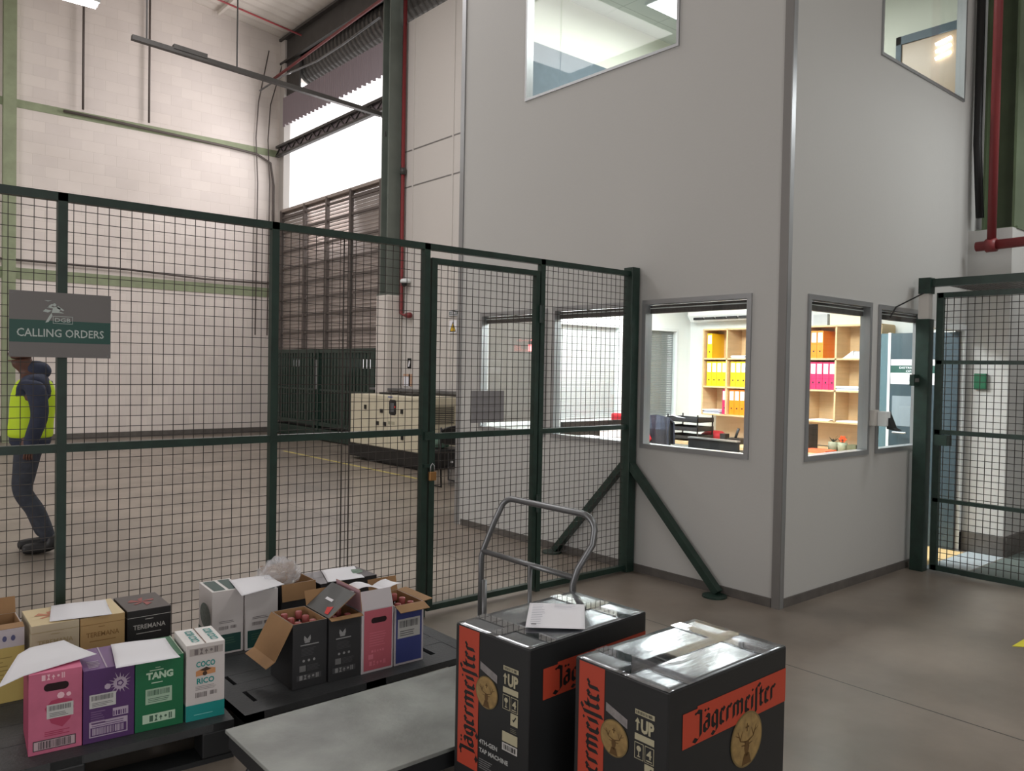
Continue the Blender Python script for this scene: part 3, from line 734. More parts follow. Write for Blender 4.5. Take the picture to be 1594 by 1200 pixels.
t = thing('mesh_door', 'dark green mesh door in the fence with a brass padlock on its left side', 'door', (2.85, YF-.03, .03))
yd = YF - .0
dx0, dx1 = 2.835, 3.735
MB().box(dx0, dx0+.04, yd-.02, yd+.02, .03, 2.225, M_GREEN).build('stile', t)
MB().box(dx1-.035, dx1, yd-.02, yd+.02, .03, 2.225, M_GREEN).build('stile', t)
MB().box(dx0+.04, dx1-.035, yd-.02, yd+.02, 2.19, 2.225, M_GREEN).build('top_rail', t)
MB().box(dx0+.04, dx1-.035, yd-.018, yd+.018, 1.10, 1.137, M_GREEN).build('middle_rail', t)
MB().box(dx0+.04, dx1-.035, yd-.02, yd+.02, .03, .065, M_GREEN).build('bottom_rail', t)
mesh_panel(1, yd+.012, dx0+.04, dx1-.035, .06, 2.195).build('mesh_panel', t)
MB().box(3.19, 3.47, yd+.03, yd+.036, 1.19, 1.40, mat('grey_back_of_sign', (150, 148, 150), .5)).build('sign_back', t)
for z in (1.93, .62): MB().tube([(3.742, yd-.03, z-.06), (3.742, yd-.03, z+.06)], .015, M_GREEN).build('hinge', t)
MB().box(2.79, 2.86, yd-.035, yd-.022, 1.10, 1.15, M_GREEN).build('bolt_plate', t)
MB().box(2.79, 2.87, yd-.032, yd-.024, .93, .95, M_GREEN).build('hasp', t)
t = thing('padlock', 'brass padlock hanging on the hasp of the mesh door', 'padlock', (2.845, yd-.045, .84))
MB().box(2.815, 2.865, yd-.058, yd-.036, .85, .905, mat('brass', (176, 132, 84), .35, .8)).build('lock_body', t, bevel=.004)
MB().tube([(2.825, yd-.047, .90), (2.827, yd-.047, .94), (2.84, yd-.047, .955), (2.853, yd-.047, .94), (2.855, yd-.047, .90)], .004, M_ALU).build('shackle', t, smooth=True)

# sign on the fence
M_SIGN = mat('grey_sign_board', (114, 111, 110), .45); M_SIGNG = mat('dark_green_sign_band', (38, 82, 74), .45); M_SIGNT = mat('pale_sign_lettering', (186, 196, 192), .5)
ys = YF - .03; sx0, sx1, sz0, sz1 = .598, 1.008, 1.563, 1.855
t = thing('fence_sign', 'grey sign with a green band reading CALLING ORDERS, wired to the mesh fence', 'sign', (.8, ys, sz0))
MB().box(sx0, sx1, ys-.003, ys, sz0, sz1, M_SIGN).build('board', t)
F = Face((sx0, ys-.003, sz0), (1, 0, 0), (0, 0, 1), (0, -1, 0), .0005)
MB().rect(F, .002, .066, .408, .165, M_SIGNG).build('band', t)
mb = MB().text(F, 'CALLING ORDERS', .205, .092, .035, M_SIGNT, 2, w=.35, bold=.012, align='c'); mb.build('lettering', t)
mb = MB().text(F, 'DGB', .178, .160, .018, M_SIGNT, 2, w=.063, bold=.01)
for (a0, b0, a1, b1) in ((.17, .152, .25, .154), (.17, .184, .25, .186), (.17, .152, .172, .186), (.248, .152, .25, .186)): mb.rect(F, a0, b0, a1, b1, M_SIGNT, 2)
# leaping figure emblem
for pts in ([(.165,.2),(.195,.2),(.2,.222),(.185,.228),(.17,.224)], [(.14,.155),(.152,.158),(.168,.185),(.165,.2),(.155,.185)], [(.165,.21),(.14,.215),(.13,.205),(.15,.2)],
            [(.185,.222),(.21,.21),(.215,.214),(.19,.232)], [(.15,.228),(.165,.24),(.172,.238),(.16,.222)], [(.145,.222),(.17,.226),(.17,.22)], [(.135,.255),(.15,.25),(.165,.256),(.15,.254)], [(.19,.2),(.215,.2),(.2,.206)]):
    mb.poly(F, pts, M_SIGNT, 2)
mb.disc(F, .176, .236, .007, M_SIGNT, 2, n=12); mb.build('emblem', t)
for a in (.012, .398):
    for b in (.01, .28): MB().tube([(sx0+a, ys-.005, sz0+b), (sx0+a, ys+.02, sz0+b)], .003, M_GALV, 6).build('wire_tie', t)

# ================================================================== CAGE AND GATE ON THE RIGHT
GX = 6.65
t = thing('mesh_cage', 'green mesh gate cage in front of the office doorway at the right edge', 'gate', (GX, 1.9, 0))
MB().box(GX-.06, GX+.03, 2.70, 2.80, 0, 2.0, M_GREEN).build('post', t)
MB().box(GX-.05, GX+.02, 2.71, 2.79, 2.0, 2.22, M_SHEET).build('post_head', t, )
MB().box(GX-.03, GX+.03, .3, 2.78, 2.255, 2.315, M_GREEN).build('top_beam', t)
MB().box(GX-.06, GX+.03, 2.70, 2.79, 2.2, 2.325, M_GREEN).build('bracket', t)
for z0_, z1_ in ((2.165, 2.205), (1.645, 1.675), (1.095, 1.13), (.56, .59), (.02, .06)): MB().box(GX-.005, GX+.03, .3, 2.66, z0_, z1_, M_GREEN).build('gate_rail', t)
MB().box(GX-.005, GX+.035, 2.62, 2.67, .02, 2.205, M_GREEN).build('gate_stile', t)
mesh_panel(0, GX+.02, .3, 2.62, .06, 2.17, r=.0022).build('gate_mesh', t)
mb = MB()
for i in range(48): y = .3 + i*.05; mb.box(GX, 7.7, y-.002, y+.002, 2.272, 2.276, M_WIRE)
for i in range(22): x = GX + i*.05; mb.box(x-.002, x+.002, .3, 2.66, 2.276, 2.28, M_WIRE)
mb.build('roof_mesh', t)
MB().box(GX-.05, GX+.05, 2.55, 2.64, 1.01, 1.09, M_GREEN).build('lock_box', t)
tag(MB().tube([(6.55, 2.73, 2.2), (6.3, 2.83, 2.08), (6.22, 2.835, 2.0)], .006, M_BLACK, 6).build('stay_cable'), 'thin black cable slanting from the cage beam to the office wall', 'cable')
t = thing('small_sign', 'small green box sign fixed beside the right front window, at the cage post', 'sign', (6.78, 2.80, 1.47))
MB().box(6.50, 6.60, 2.765, 2.80, 1.47, 1.56, M_GREEN).build('case', t)
MB().box(6.515, 6.585, 2.762, 2.765, 1.50, 1.53, M_SIGN).build('label_strip', t)
tag(MB().box(7.69, 7.72, 2.66, 2.76, 1.44, 1.58, mat('green_switch_box', (26, 92, 62), .4)).build('push_button_box', bevel=.005), 'small green push button box on the white pier beyond the gate', 'switch')
tag(MB().box(8.15, 8.25, 2.0, 2.3, 1.25, 1.55, M_BLACK).build('dark_wall_box'), 'dark box on the white wall seen through the gate at the right edge', 'box')
# tiled strip and mat inside the cage
tag(MB().box(6.72, 7.61, 2.77, 4.3, 0, .004, mat('cream_tile_lit_yellow', (226, 196, 140), .35)).build('lit_tile_strip'), 'cream floor strip just inside the office doorway, yellow light in its colour', 'floor covering')  # yellow light on the cream tile put into its colour
tag(MB().box(6.72, 7.70, 2.48, 2.765, 0, .004, mat('pale_blue_tile', (176, 186, 190), .3)).build('pale_floor_strip'), 'pale grey blue tiled floor strip outside the office doorway', 'floor covering')
tag(MB().box(6.72, 8.2, 1.0, 2.465, 0, .004, mat('grey_green_mat', (98, 108, 104), .6)).build('floor_mat'), 'grey green floor mat inside the mesh cage', 'mat')
# reader on the mullion between the front windows
t = thing('access_reader', 'white and black hand scanner on the mullion between the two front windows', 'reader', (5.97, 2.83, 1.15))
MB().box(5.93, 6.01, 2.80, 2.84, 1.17, 1.29, mat('beige_plastic', (190, 186, 180), .5)).build('back_box', t, bevel=.004)
MB().box(5.97, 6.04, 2.73, 2.80, 1.17, 1.28, M_WFRAME).build('scanner_head', t, bevel=.006)
MB().add([(6.0, 2.66, 1.14), (6.08, 2.66, 1.14), (6.08, 2.74, 1.15), (6.0, 2.74, 1.15), (6.0, 2.70, 1.16), (6.08, 2.70, 1.16), (6.08, 2.75, 1.28), (6.0, 2.75, 1.28)], [(0,3,2,1),(4,5,6,7),(0,1,5,4),(1,2,6,5),(2,3,7,6),(3,0,4,7)], M_BLACK).build('scanner_cover', t)

# ================================================================== OFFICE CONTENTS
ORD = ['first', 'second', 'third', 'fourth', 'fifth', 'sixth']
SX = 8.05; SP = .336; SY = 5.91; SZ = [1.045, 1.375, 1.71, 2.06]
t = thing('pigeonhole_shelf', 'long pale beech pigeonhole shelf unit on the office wall', 'shelf', (8.2, 4.8, 1.04))
NC = 6; yend = SY - SP*NC
for i in range(NC + 1): MB().box(SX, XO, SY-SP*i-.009, SY-SP*i+.009, SZ[0], SZ[3], M_WOOD).build('divider', t)
MB().box(SX, XO, 3.76-.009, 3.76+.009, SZ[0], SZ[3], M_WOOD).build('divider', t)
for z in SZ: MB().box(SX, XO, 3.76, SY, z-.009, z+.009, M_WOOD).build('shelf_board', t)
MB().box(XO-.012, XO-.002, 3.76, SY, SZ[0], SZ[3], M_WOOD).build('back_panel', t)
tag(MB().box(XO-.02, XO-.002, 3.6, 5.9, .77, 1.035, mat('beige_splash_board', (212, 190, 160), .6)).build('desk_backboard'), 'beige board on the wall between desk and shelf unit', 'panel')

BIN = {'yellow': (246, 196, 20), 'orange': (244, 138, 16), 'pink': (206, 36, 94), 'maroon': (128, 34, 50)}
def binder(color, label, y, z, group, tilt=0):
    t = thing('lever_arch_file', label, 'binder', (8.09, y, z), 0, group)
    m = mat(color + '_binder', BIN[color], .45)
    MB().box(0, .25, -.034, .034, 0, .295, m).build('cover', t, local=True)
    F = Face((0, .034, 0), (0, -1, 0), (0, 0, 1), (-1, 0, 0), .001)
    MB().rect(F, .008, .17, .060, .275, M_PAPER).build('spine_label', t, local=True)
    MB().disc(F, .034, .075, .010, M_BLACK, 1, n=12).build('finger_hole', t, local=True)
    return t
def cell(c, r): return SY - SP*c - .009, SZ[r] + .009
def run(color, c, r, k, start=0.0, where='', w=.072):
    y0, z = cell(c, r)
    names = {1: ['only'], 2: ['left', 'right'], 3: ['leftmost', 'middle', 'rightmost'], 4: ['leftmost', 'second from left', 'second from right', 'rightmost']}[k]
    for i in range(k):
        binder(color, '%s %s lever arch file %s' % (names[i], color, where), y0 - start - .036 - i*w, z, color + ' lever arch files ' + where)
run('yellow', 0, 2, 1, .02, 'in the top left pigeonhole')
run('maroon', 1, 2, 1, .26, 'in the top row, second pigeonhole')
run('yellow', 0, 1, 4, .02, 'in the middle row, first pigeonhole')
run('yellow', 1, 1, 4, .02, 'in the middle row, second pigeonhole')
run('pink', 0, 0, 1, .25, 'in the bottom left pigeonhole')
run('orange', 1, 0, 4, .01, 'in the bottom row, second pigeonhole')
run('orange', 4, 2, 2, .02, 'in the top row, through the right front window')
run('pink', 4, 1, 4, .02, 'in the middle row, through the right front window')
run('orange', 3, 2, 2, .12, 'in the top row, hidden behind the office corner')
def stack(name, label, x0, x1, y0, y1, z, h, col=(232, 232, 238), n=4):
    mb = MB(); m = mat('paper_%d' % col[0], col, .7); k = mat('paper_edge_grey', (190, 194, 208), .7)
    for i in range(n):
        d = random.uniform(-.012, .012); mb.box(x0+d, x1+d, y0-d, y1-d, z+h*i/n, z+h*(i+.85)/n, m if i % 2 == 0 or i == n-1 else k)
    return tag(mb.build(name), label, 'papers')
y0, z = cell(0, 0); stack('paper_stack', 'pile of papers in the bottom left pigeonhole beside the pink file', 8.06, 8.3, y0-.24, y0-.01, z, .05)
y0, z = cell(1, 2); stack('paper_stack', 'thin pile of papers in the top row, second pigeonhole', 8.06, 8.3, y0-.24, y0-.05, z, .03)
y0, z = cell(5, 1); stack('paper_stack', 'pile of white papers in the middle row right of the pink files', 8.06, 8.32, y0-.3, y0-.01, z, .045)
y0, z = cell(4, 0); stack('paper_stack', 'thin sheets in the bottom row under the pink files', 8.06, 8.3, y0-.26, y0-.02, z, .012, n=2)
y0, z = cell(5, 0); stack('paper_stack', 'thin sheets in the bottom right pigeonhole', 8.06, 8.3, y0-.26, y0-.02, z, .012, n=2)
y0, z = cell(5, 2); mb = MB().add([(8.08, y0-.05, z), (8.3, y0-.05, z), (8.3, y0-.17, z), (8.08, y0-.17, z), (8.1, y0-.15, z+.08), (8.28, y0-.15, z+.08)], [(0,3,2,1),(0,1,5,4),(2,3,4,5),(0,4,3),(1,2,5)], M_WFRAME)
tag(mb.build('paper_bag'), 'slumped white paper bag in the top right pigeonhole', 'bag')
tag(MB().box(8.07, 8.3, y0-.30, y0-.18, z, z+.07, M_PAPER).build('small_box'), 'small white box in the top right pigeonhole', 'box')
tag(MB().box(8.1, 8.33, 3.95, 4.33, 2.071, 2.2, mat('cream_carton', (232, 222, 196), .7)).build('carton'), 'cream carton lying on top of the shelf unit', 'box')
tag(MB().box(8.1, 8.33, 4.36, 4.52, 2.071, 2.19, mat('grey_carton', (186, 188, 188), .7)).build('carton'), 'grey carton on the shelf unit, left of the cream one', 'box')
tag(MB().box(8.1, 8.3, 5.0, 5.26, 2.071, 2.19, M_PLASTB).build('black_device'), 'black device on top of the shelf unit near the air conditioner', 'device')
# air conditioner
t = thing('air_conditioner', 'white split air conditioner high on the office wall', 'air conditioner', (8.25, 5.7, 2.16))
mb = MB(); pr = [(8.35, 2.17), (8.16, 2.17), (8.10, 2.24), (8.12, 2.42), (8.16, 2.44), (8.35, 2.44)]
ya, yb = 5.25, 6.19
mb.add([(x, ya, z) for x, z in pr] + [(x, yb, z) for x, z in pr], [tuple(range(6)), tuple(range(11, 5, -1))] + [(i, 6+i, 6+(i+1) % 6, (i+1) % 6) for i in range(6)], mat('white_plastic_case', (236, 238, 238), .35))
mb.build('case', t)
mb = MB()
for i in range(5): mb.box(8.11, 8.15, 5.33+i*.16, 5.47+i*.16, 2.185, 2.215, M_BLACK)
mb.build('air_outlet', t)
# desks
def desk(label, x0, x1, y0, y1, z=.76):
    t = thing('office_desk', label, 'desk', ((x0+x1)/2, (y0+y1)/2, 0))
    MB().box(x0, x1, y0, y1, z-.03, z, M_WOOD).build('desk_top', t)
    for (a, b) in ((x0+.03, y0+.03), (x1-.08, y0+.03), (x0+.03, y1-.08), (x1-.08, y1-.08)): MB().box(a, a+.05, b, b+.05, 0, z-.03, M_ALUDARK).build('leg', t)
    return t
desk('pale wooden desk along the office wall below the shelf unit', 7.35, 8.32, 3.78, 6.2)
desk('pale wooden desk standing behind the left office windows', 5.0, 6.5, 4.85, 5.75, .74)
tag(MB().box(5.62, 6.65, 5.80, 5.84, 0, 1.02, M_BLACK).build('desk_screen'), 'black desk divider screen behind the middle office window', 'divider')
stack('paper_stack', 'thick pile of papers on the desk behind the middle office window', 5.2, 5.75, 5.0, 5.55, .74, .17, n=6)
tag(MB().box(5.3, 5.62, 4.86, 5.0, .74, .82, mat('salmon_folder', (226, 132, 108), .6)).build('folder'), 'salmon folder on the desk by the middle office window', 'folder')
tag(MB().add([(6.15, 5.79, .745), (6.5, 5.79, .745), (6.5, 5.797, .97), (6.15, 5.797, .97)], [(0,1,2,3)], M_PAPER).build('notice_sheet', solid=.003), 'white sheet leaning on the black desk divider screen', 'papers')
t = thing('letter_trays', 'stack of black wire letter trays on the desk by the back window', 'letter tray', (7.6, 5.74, .76))
for i in range(3):
    z = .775 + i*.1
    tr = MB().box(7.45, 7.75, 5.52, 5.96, z, z+.008, M_PLASTB).box(7.45, 7.458, 5.52, 5.96, z, z+.045, M_PLASTB).box(7.742, 7.75, 5.52, 5.96, z, z+.05, M_PLASTB).box(7.45, 7.75, 5.952, 5.96, z, z+.055, M_PLASTB).box(7.45, 7.75, 5.52, 5.528, z, z+.055, M_PLASTB)
    for a in (7.46, 7.74):
        for b in (5.53, 5.95): tr.box(a-.006, a+.006, b-.006, b+.006, z-.015, z+.085, M_PLASTB)
    tr.build('tray', t)
tag(MB().add([(7.47, 5.6, 1.0), (7.73, 5.58, .99), (7.72, 5.93, .985), (7.46, 5.9, 1.045)], [(0, 1, 2, 3)], M_PAPER).build('loose_papers', solid=.01), 'loose white papers sticking out of the top letter tray', 'papers')
mb = MB().lathe([(.02, 0), (.13, .01), (.15, .06), (.1, .1), (.02, .11)], (0, 0, 0), mat('red_fabric', (168, 34, 44), .7), 14)
o = mb.build('red_pouch', smooth=True); o.location = (7.9, 5.62, .76); tag(o, 'red fabric pouch lying on the desk beside the letter trays', 'bag')
tag(MB().box(6.98, 7.02, 4.68, 5.29, .50, .845, M_PLASTB).box(6.97, 7.03, 4.68, 5.29, .845, .86, M_ALU).box(6.95, 7.05, 4.75, 4.79, 0, .5, M_PLASTB).box(6.95, 7.05, 5.18, 5.22, 0, .5, M_PLASTB).build('low_screen'), 'black low screen with a silver top edge inside the left front window', 'divider')
tag(MB().box(7.66, 7.74, 5.30, 5.37, .76, .86, M_PLASTB).build('pen_cup'), 'square black pen cup beside the red pouch', 'cup')
t = thing('pen_holder', 'black desk tidy with a tall pen, right of the square pen cup', 'pen holder', (7.7, 5.16, .76))
MB().box(7.63, 7.77, 5.08, 5.25, .76, .82, M_PLASTB).build('tidy_box', t); MB().tube([(7.7, 5.2, .80), (7.7, 5.15, .93)], .015, M_PLASTB).build('marker_pen', t, smooth=True)
stack('paper_stack', 'small white paper block on the desk at the corner of the left front window', 7.4, 7.6, 4.6, 4.85, .76, .05, n=3)
t = thing('paper_sorter', 'tall black stacked paper sorter at the left edge of the right front window', 'letter tray', (7.7, 4.38, .76))
MB().box(7.58, 7.82, 4.28, 4.50, .76, 1.03, M_PLASTB).build('sorter_case', t)
for i in range(4): MB().box(7.57, 7.58, 4.29, 4.49, .79+i*.06, .83+i*.06, M_BLACK).build('sorter_slot', t)
POT = mat('sage_pot', (150, 156, 132), .6); LEAFD = mat('dark_plant_leaf', (58, 58, 42), .6); ORF = mat('orange_petals', (242, 92, 40), .5)
def pot(label, y, flower):
    t = thing('potted_plant', label, 'plant', (7.8, y, .76))
    MB().lathe([(.03, .76), (.045, .765), (.05, .86), (.047, .862)], (7.8, y, 0), POT, 14).build('pot', t, smooth=True)
    mb = MB(); rnd = random.Random(int(y*100))
    for i in range(9):
        a = rnd.uniform(0, 2*PI); l = rnd.uniform(.03, .06); c = Vector((7.8, y, .86)); e = c + Vector((math.cos(a)*l, math.sin(a)*l, rnd.uniform(.02, .07)))
        s_ = Vector((-math.sin(a), math.cos(a), 0))*.012; mb.add([c, (c+e)/2+s_, e, (c+e)/2-s_], [(0, 1, 2, 3)], LEAFD)
    mb.build('leaves', t, solid=.002)
    if flower:
        mb = MB()
        for i in range(6):
            a = i*PI/3; c = Vector((7.78, y-.01, .90)); e = c + Vector((0, math.cos(a)*.045, math.sin(a)*.04)); s_ = Vector((.0, -math.sin(a), math.cos(a)))*.018
            mb.add([c, (c+e)/2+s_, e, (c+e)/2-s_], [(0, 1, 2, 3)], ORF)
        mb.build('flower', t, solid=.004)
pot('small sage pot with dark leaves on the desk, left of the flowering one', 4.10, False)
pot('small sage pot with an orange flower on the office desk', 4.0, True)
tag(MB().box(7.75, 7.85, 3.84, 3.93, .76, .85, mat('olive_box', (98, 100, 74), .6)).build('small_tin'), 'dark olive tin on the desk right of the flower pot', 'tin')
tag(MB().box(7.5, 7.72, 4.02, 4.3, .76, .79, mat('orange_folder', (240, 110, 70), .6)).build('orange_folder'), 'orange folder lying on the desk in front of the sage pots', 'folder')
# swivel chair with red and navy jacket
t = thing('office_chair', 'dark office chair behind the left front window', 'chair', (6.7, 5.45, 0))
MB().box(6.5, 6.95, 5.2, 5.65, .44, .5, M_PLASTB).build('seat', t, bevel=.02)
MB().box(6.55, 6.61, 5.22, 5.62, .55, 1.06, M_PLASTB).build('backrest', t, bevel=.02)
MB().tube([(6.73, 5.43, .08), (6.73, 5.43, .44)], .03, M_BLACK).build('gas_lift', t)
for k in range(5): a = k*2*PI/5; MB().beam((6.73, 5.43, .08), (6.73+.28*math.cos(a), 5.43+.28*math.sin(a), .05), .04, .04, M_BLACK).build('base_arm', t)
NAVY = mat('navy_fabric', (44, 50, 66), .8); REDF = mat('red_jacket_fabric', (196, 36, 52), .7)
t = thing('jacket', 'navy jacket with a red sleeve hanging over the office chair', 'jacket', (6.5, 5.42, .8))
mb = MB(); n = 8; vs = []; fs = []
for i in range(n+1):
    y = 5.20 + .34*i/n; w = .02*math.sin(i*1.7)
    vs += [(6.53+w, y, .72), (6.52+w*1.3, y, .95), (6.55, y, 1.09-.02*abs(i-4)/4), (6.62, y, 1.02), (6.63+w, y, .8)]
for i in range(n):
    for j in range(4): fs.append((5*i+j, 5*i+5+j, 5*i+6+j, 5*i+1+j))
mb.add(vs, fs, NAVY); mb.build('jacket_body', t, solid=.02)
MB().tube([(6.50, 5.56, 1.10), (6.47, 5.53, 1.0), (6.46, 5.46, .90), (6.46, 5.40, .83)], [.035, .05, .05, .04], REDF, 10).build('red_sleeve', t, smooth=True)
t = thing('office_chair', 'red and dark chair back showing just left of the fence end post', 'chair', (6.35, 6.0, 0))
MB().box(6.75, 6.81, 5.9, 6.2, .55, 1.07, REDF).build('backrest', t, bevel=.02)
MB().box(6.78, 7.15, 5.85, 6.2, .44, .5, M_PLASTB).build('seat', t, bevel=.02)
MB().tube([(6.97, 6.03, .02), (6.97, 6.03, .44)], .03, M_BLACK).build('gas_lift', t)
# tall cabinet by the door with the sign on the leaf
tag(MB().box(7.95, 8.34, 3.50, 3.75, 0, 1.96, mat('pale_teal_cabinet', (92, 118, 126), .3)).build('tall_cabinet'), 'tall pale teal cabinet standing between shelf unit and open door', 'cabinet')
F = Face((7.618, 3.455, 0), (0, -1, 0), (0, 0, 1), (-1, 0, 0), .001)
t = thing('door_sign', 'white and green DISTRIBUTION OFFICE sign on the open slate blue door', 'sign', (7.64, 3.25, 1.46))
MB().rect(F, 0, 1.47, .45, 1.70, M_PAPER).build('plate', t)
mb = MB().rect(F, 0, 1.575, .45, 1.645, M_SIGNG, 1); mb.build('band', t)
MB().text(F, 'DISTRIBUTION', .08, 1.614, .019, M_PAPER, 2, w=.24).text(F, 'OFFICE', .14, 1.583, .019, M_PAPER, 2, w=.12).build('lettering', t)
MB().lines(F, .16, 1.50, .25, 1.54, 3, M_PAPERT, 2).build('small_print', t)
tag(MB().rect(F, .02, 1.08, .25, 1.36, mat('grey_notice_paper', (132, 144, 152), .5)).build('door_notice', solid=.001), 'grey paper notice taped on the slate blue door under the sign', 'notice')
# lit ceiling panels
def panel(label, x0, x1, y0, y1, z, e=6):
    t = thing('ceiling_light', label, 'lamp', ((x0+x1)/2, (y0+y1)/2, z))
    MB().box(x0, x1, y0, y1, z-.02, z, M_WFRAME).build('frame', t)
    MB().box(x0+.02, x1-.02, y0+.02, y1-.02, z-.024, z-.02, mat('lit_diffuser', (250, 255, 255), .5, emit=e)).build('diffuser', t)
panel('square lit ceiling panel in the upper office', 6.72, 7.32, 5.2, 5.8, 5.52)
panel('lit ceiling panel in the lower office near the front windows', 5.8, 7.0, 3.7, 4.3, 2.62)
panel('lit ceiling panel in the lower office near the back wall', 5.8, 7.0, 5.2, 5.8, 2.62)
t = thing('door_reflection_bars', 'three short glowing bars put in for a reflection in the tan door', 'lamp', (8.25, 3.3, 4.7))  # emissive bars added in place of a light reflected in the door glass
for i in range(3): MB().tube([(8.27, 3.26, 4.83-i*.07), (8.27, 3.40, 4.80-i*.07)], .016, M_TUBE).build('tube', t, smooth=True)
t = thing('red_glow_bars', 'glowing red bars put in for a red glow in the far office window', 'lamp', (6.2, 6.2, 1.6))  # emissive bars and mount put in for the red glow at this window
MB().box(5.54, 5.86, 6.22, 6.26, 1.735, 1.80, mat('glowing_red', (255, 120, 120), .4, emit=4)).build('lit_bar', t)
MB().box(5.58, 5.86, 6.22, 6.26, 1.84, 1.86, mat('glowing_red', (255, 120, 120), .4, emit=4)).build('lit_strip', t)
MB().box(5.6, 5.8, 6.26, 6.33, 1.76, 1.84, M_ALU).build('housing', t)

# ================================================================== PALLETS
def pallet(label, x, y, rz=0, w=1.2, d=1.0, h=.15):
    t = thing('plastic_pallet', label, 'pallet', (x, y, 0), rz)
    mb = MB(); nb = 9; st = d / nb
    for i in range(nb):
        yy = i*st
        if i in (0, 4, 8): mb.box(0, w, yy, yy+st, h-.03, h, M_PALLET)
        else:
            mb.box(0, w, yy+.012, yy+st-.004, h-.03, h, M_PALLET) if i % 2 == 0 else None
            if i % 2 == 1:
                for k in range(12): a = w*k/12; mb.box(a, a+w/12-(.03 if k % 3 == 0 else 0), yy, yy+st+.014, h-.03, h-.001, M_PALLET)
    mb.box(0, .08, 0, d, h-.03, h+.0005, M_PALLET); mb.box(w-.08, w, 0, d, h-.03, h+.0005, M_PALLET); mb.box(w/2-.05, w/2+.05, 0, d, h-.03, h+.0005, M_PALLET)
    mb.build('deck', t, local=True)
    for a in (0, w/2-.06, w-.12):
        for b in (0, d/2-.06, d-.12): MB().box(a, a+.12, b, b+.12, .02, h-.03, M_PLASTB).build('foot_block', t, local=True, bevel=.006)
    for b in (0, d/2-.06, d-.12): MB().box(0, w, b, b+.12, 0, .02, M_PLASTB).build('bottom_runner', t, local=True)
    return t
pallet('charcoal plastic pallet at the left under the pink, purple and green cartons', .055, 3.17, -.075, 1.165, .93)
pallet('charcoal plastic pallet under the open black cartons in front of the fence', 1.262, 3.085, 0, 1.2, 1.0)
pallet('black plastic pallet hidden under the two big black machine cartons', 1.57, 1.22, 0, .8, .94)
PZ = .1508

# ================================================================== SMALL CARTONS
def carton(label, x, y, w, d, h, rz, front, side=None, top=None, opened=False, edge=None, inner=None, z=PZ, group=None, inw=.006):
    t = thing('carton', label, 'box', (x, y, z), rz, group)
    side = side or front; top = top or front
    fr = Face((0, 0, 0), (1, 0, 0), (0, 0, 1), (0, -1, 0)); lf = Face((0, d, 0), (0, -1, 0), (0, 0, 1), (-1, 0, 0))
    tp = Face((0, 0, h), (1, 0, 0), (0, 1, 0), (0, 0, 1)); rt = Face((w, 0, 0), (0, 1, 0), (0, 0, 1), (1, 0, 0))
    mb = MB()
    if not opened:
        V = [(0,0,0),(w,0,0),(w,d,0),(0,d,0),(0,0,h),(w,0,h),(w,d,h),(0,d,h)]
        for f, m in (((0,1,5,4), front), ((1,2,6,5), side), ((2,3,7,6), front), ((3,0,4,7), side), ((4,5,6,7), top), ((0,3,2,1), side)): 
            mb.f.append(f); mb.m.append(mb.mi(m))
        mb.v = V
        mb.build('box_body', t, local=True, bevel=.0015)
    else:
        e = inw; inn = inner or M_CARD
        mb.box(0, w, 0, .003, 0, h, front); mb.box(0, .003, .003, d, 0, h, side); mb.box(w-.003, w, .003, d, 0, h, side); mb.box(.003, w-.003, d-.003, d, 0, h, front)
        mb.box(.003, w-.003, .003, e, .01, h, inn); mb.box(.003, e, e, d-.003, .01, h, inn); mb.box(w-e, w-.003, e, d-.003, .01, h, inn); mb.box(e, w-e, d-e, d-.003, .01, h, inn)
        mb.box(.003, w-.003, .003, d-.003, .001, .01, inn)
        mb.build('box_body', t, local=True)
    return t, fr, lf, tp, rt
def prints(t, mb, name='printed_artwork'): return mb.build(name, t, local=True)
def flap(t, p, q, d, length, mo, mi=None, name='flap', lip=None):
    """open flap hinged on p-q going in direction d; mo outside, mi inside"""
    p = Vector(p); q = Vector(q); d = Vector(d).normalized()*length
    n = (q-p).cross(d).normalized()*.0016
    mb = MB(); mb.add([p+n, q+n, q+d+n, p+d+n], [(0, 1, 2, 3)], mi or mo); mb.add([p-n, q-n, q+d-n, p+d-n], [(3, 2, 1, 0)], mo)
    mb.add([p+n, q+n, q+d+n, p+d+n, p-n, q-n, q+d-n, p+d-n], [(0,4,5,1),(1,5,6,2),(2,6,7,3),(3,7,4,0)], M_CARD)
    return mb.build(name, t, local=True)
def hole_slot(mb, F, a, b, w, h):
    mb.poly(F, [(a + (w/2-h/2)*(1 if math.cos(u) >= 0 else -1) + h/2*math.cos(u), b + h/2*math.sin(u)) for u in [i*2*PI/20+.01 for i in range(20)]], mat('dark_slot', (38, 14, 20), .8), 2)

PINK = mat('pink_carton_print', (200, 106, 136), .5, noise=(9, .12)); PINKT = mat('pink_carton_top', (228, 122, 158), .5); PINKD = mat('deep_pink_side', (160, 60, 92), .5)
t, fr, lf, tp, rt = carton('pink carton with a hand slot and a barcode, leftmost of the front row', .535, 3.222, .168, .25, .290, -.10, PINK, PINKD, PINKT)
mb = MB(); LG = mat('pale_pink_print', (240, 196, 208), .5)
hole_slot(mb, fr, .086, .235, .078, .028)
mb.icons(fr, .04, .262, .118, .282, LG, 1)
mb.poly(fr, [(.05, .16), (.07, .185), (.1, .19), (.135, .18), (.142, .15), (.13, .11), (.105, .085), (.07, .105)], mat('dark_pink_fruit', (176, 62, 96), .5), 1)
mb.disc(fr, .1, .20, .012, LG, 1, n=8); mb.disc(fr, .125, .2, .008, LG, 1, n=8)
mb.sticker(fr, .056, .122, .14, .172, k=2)
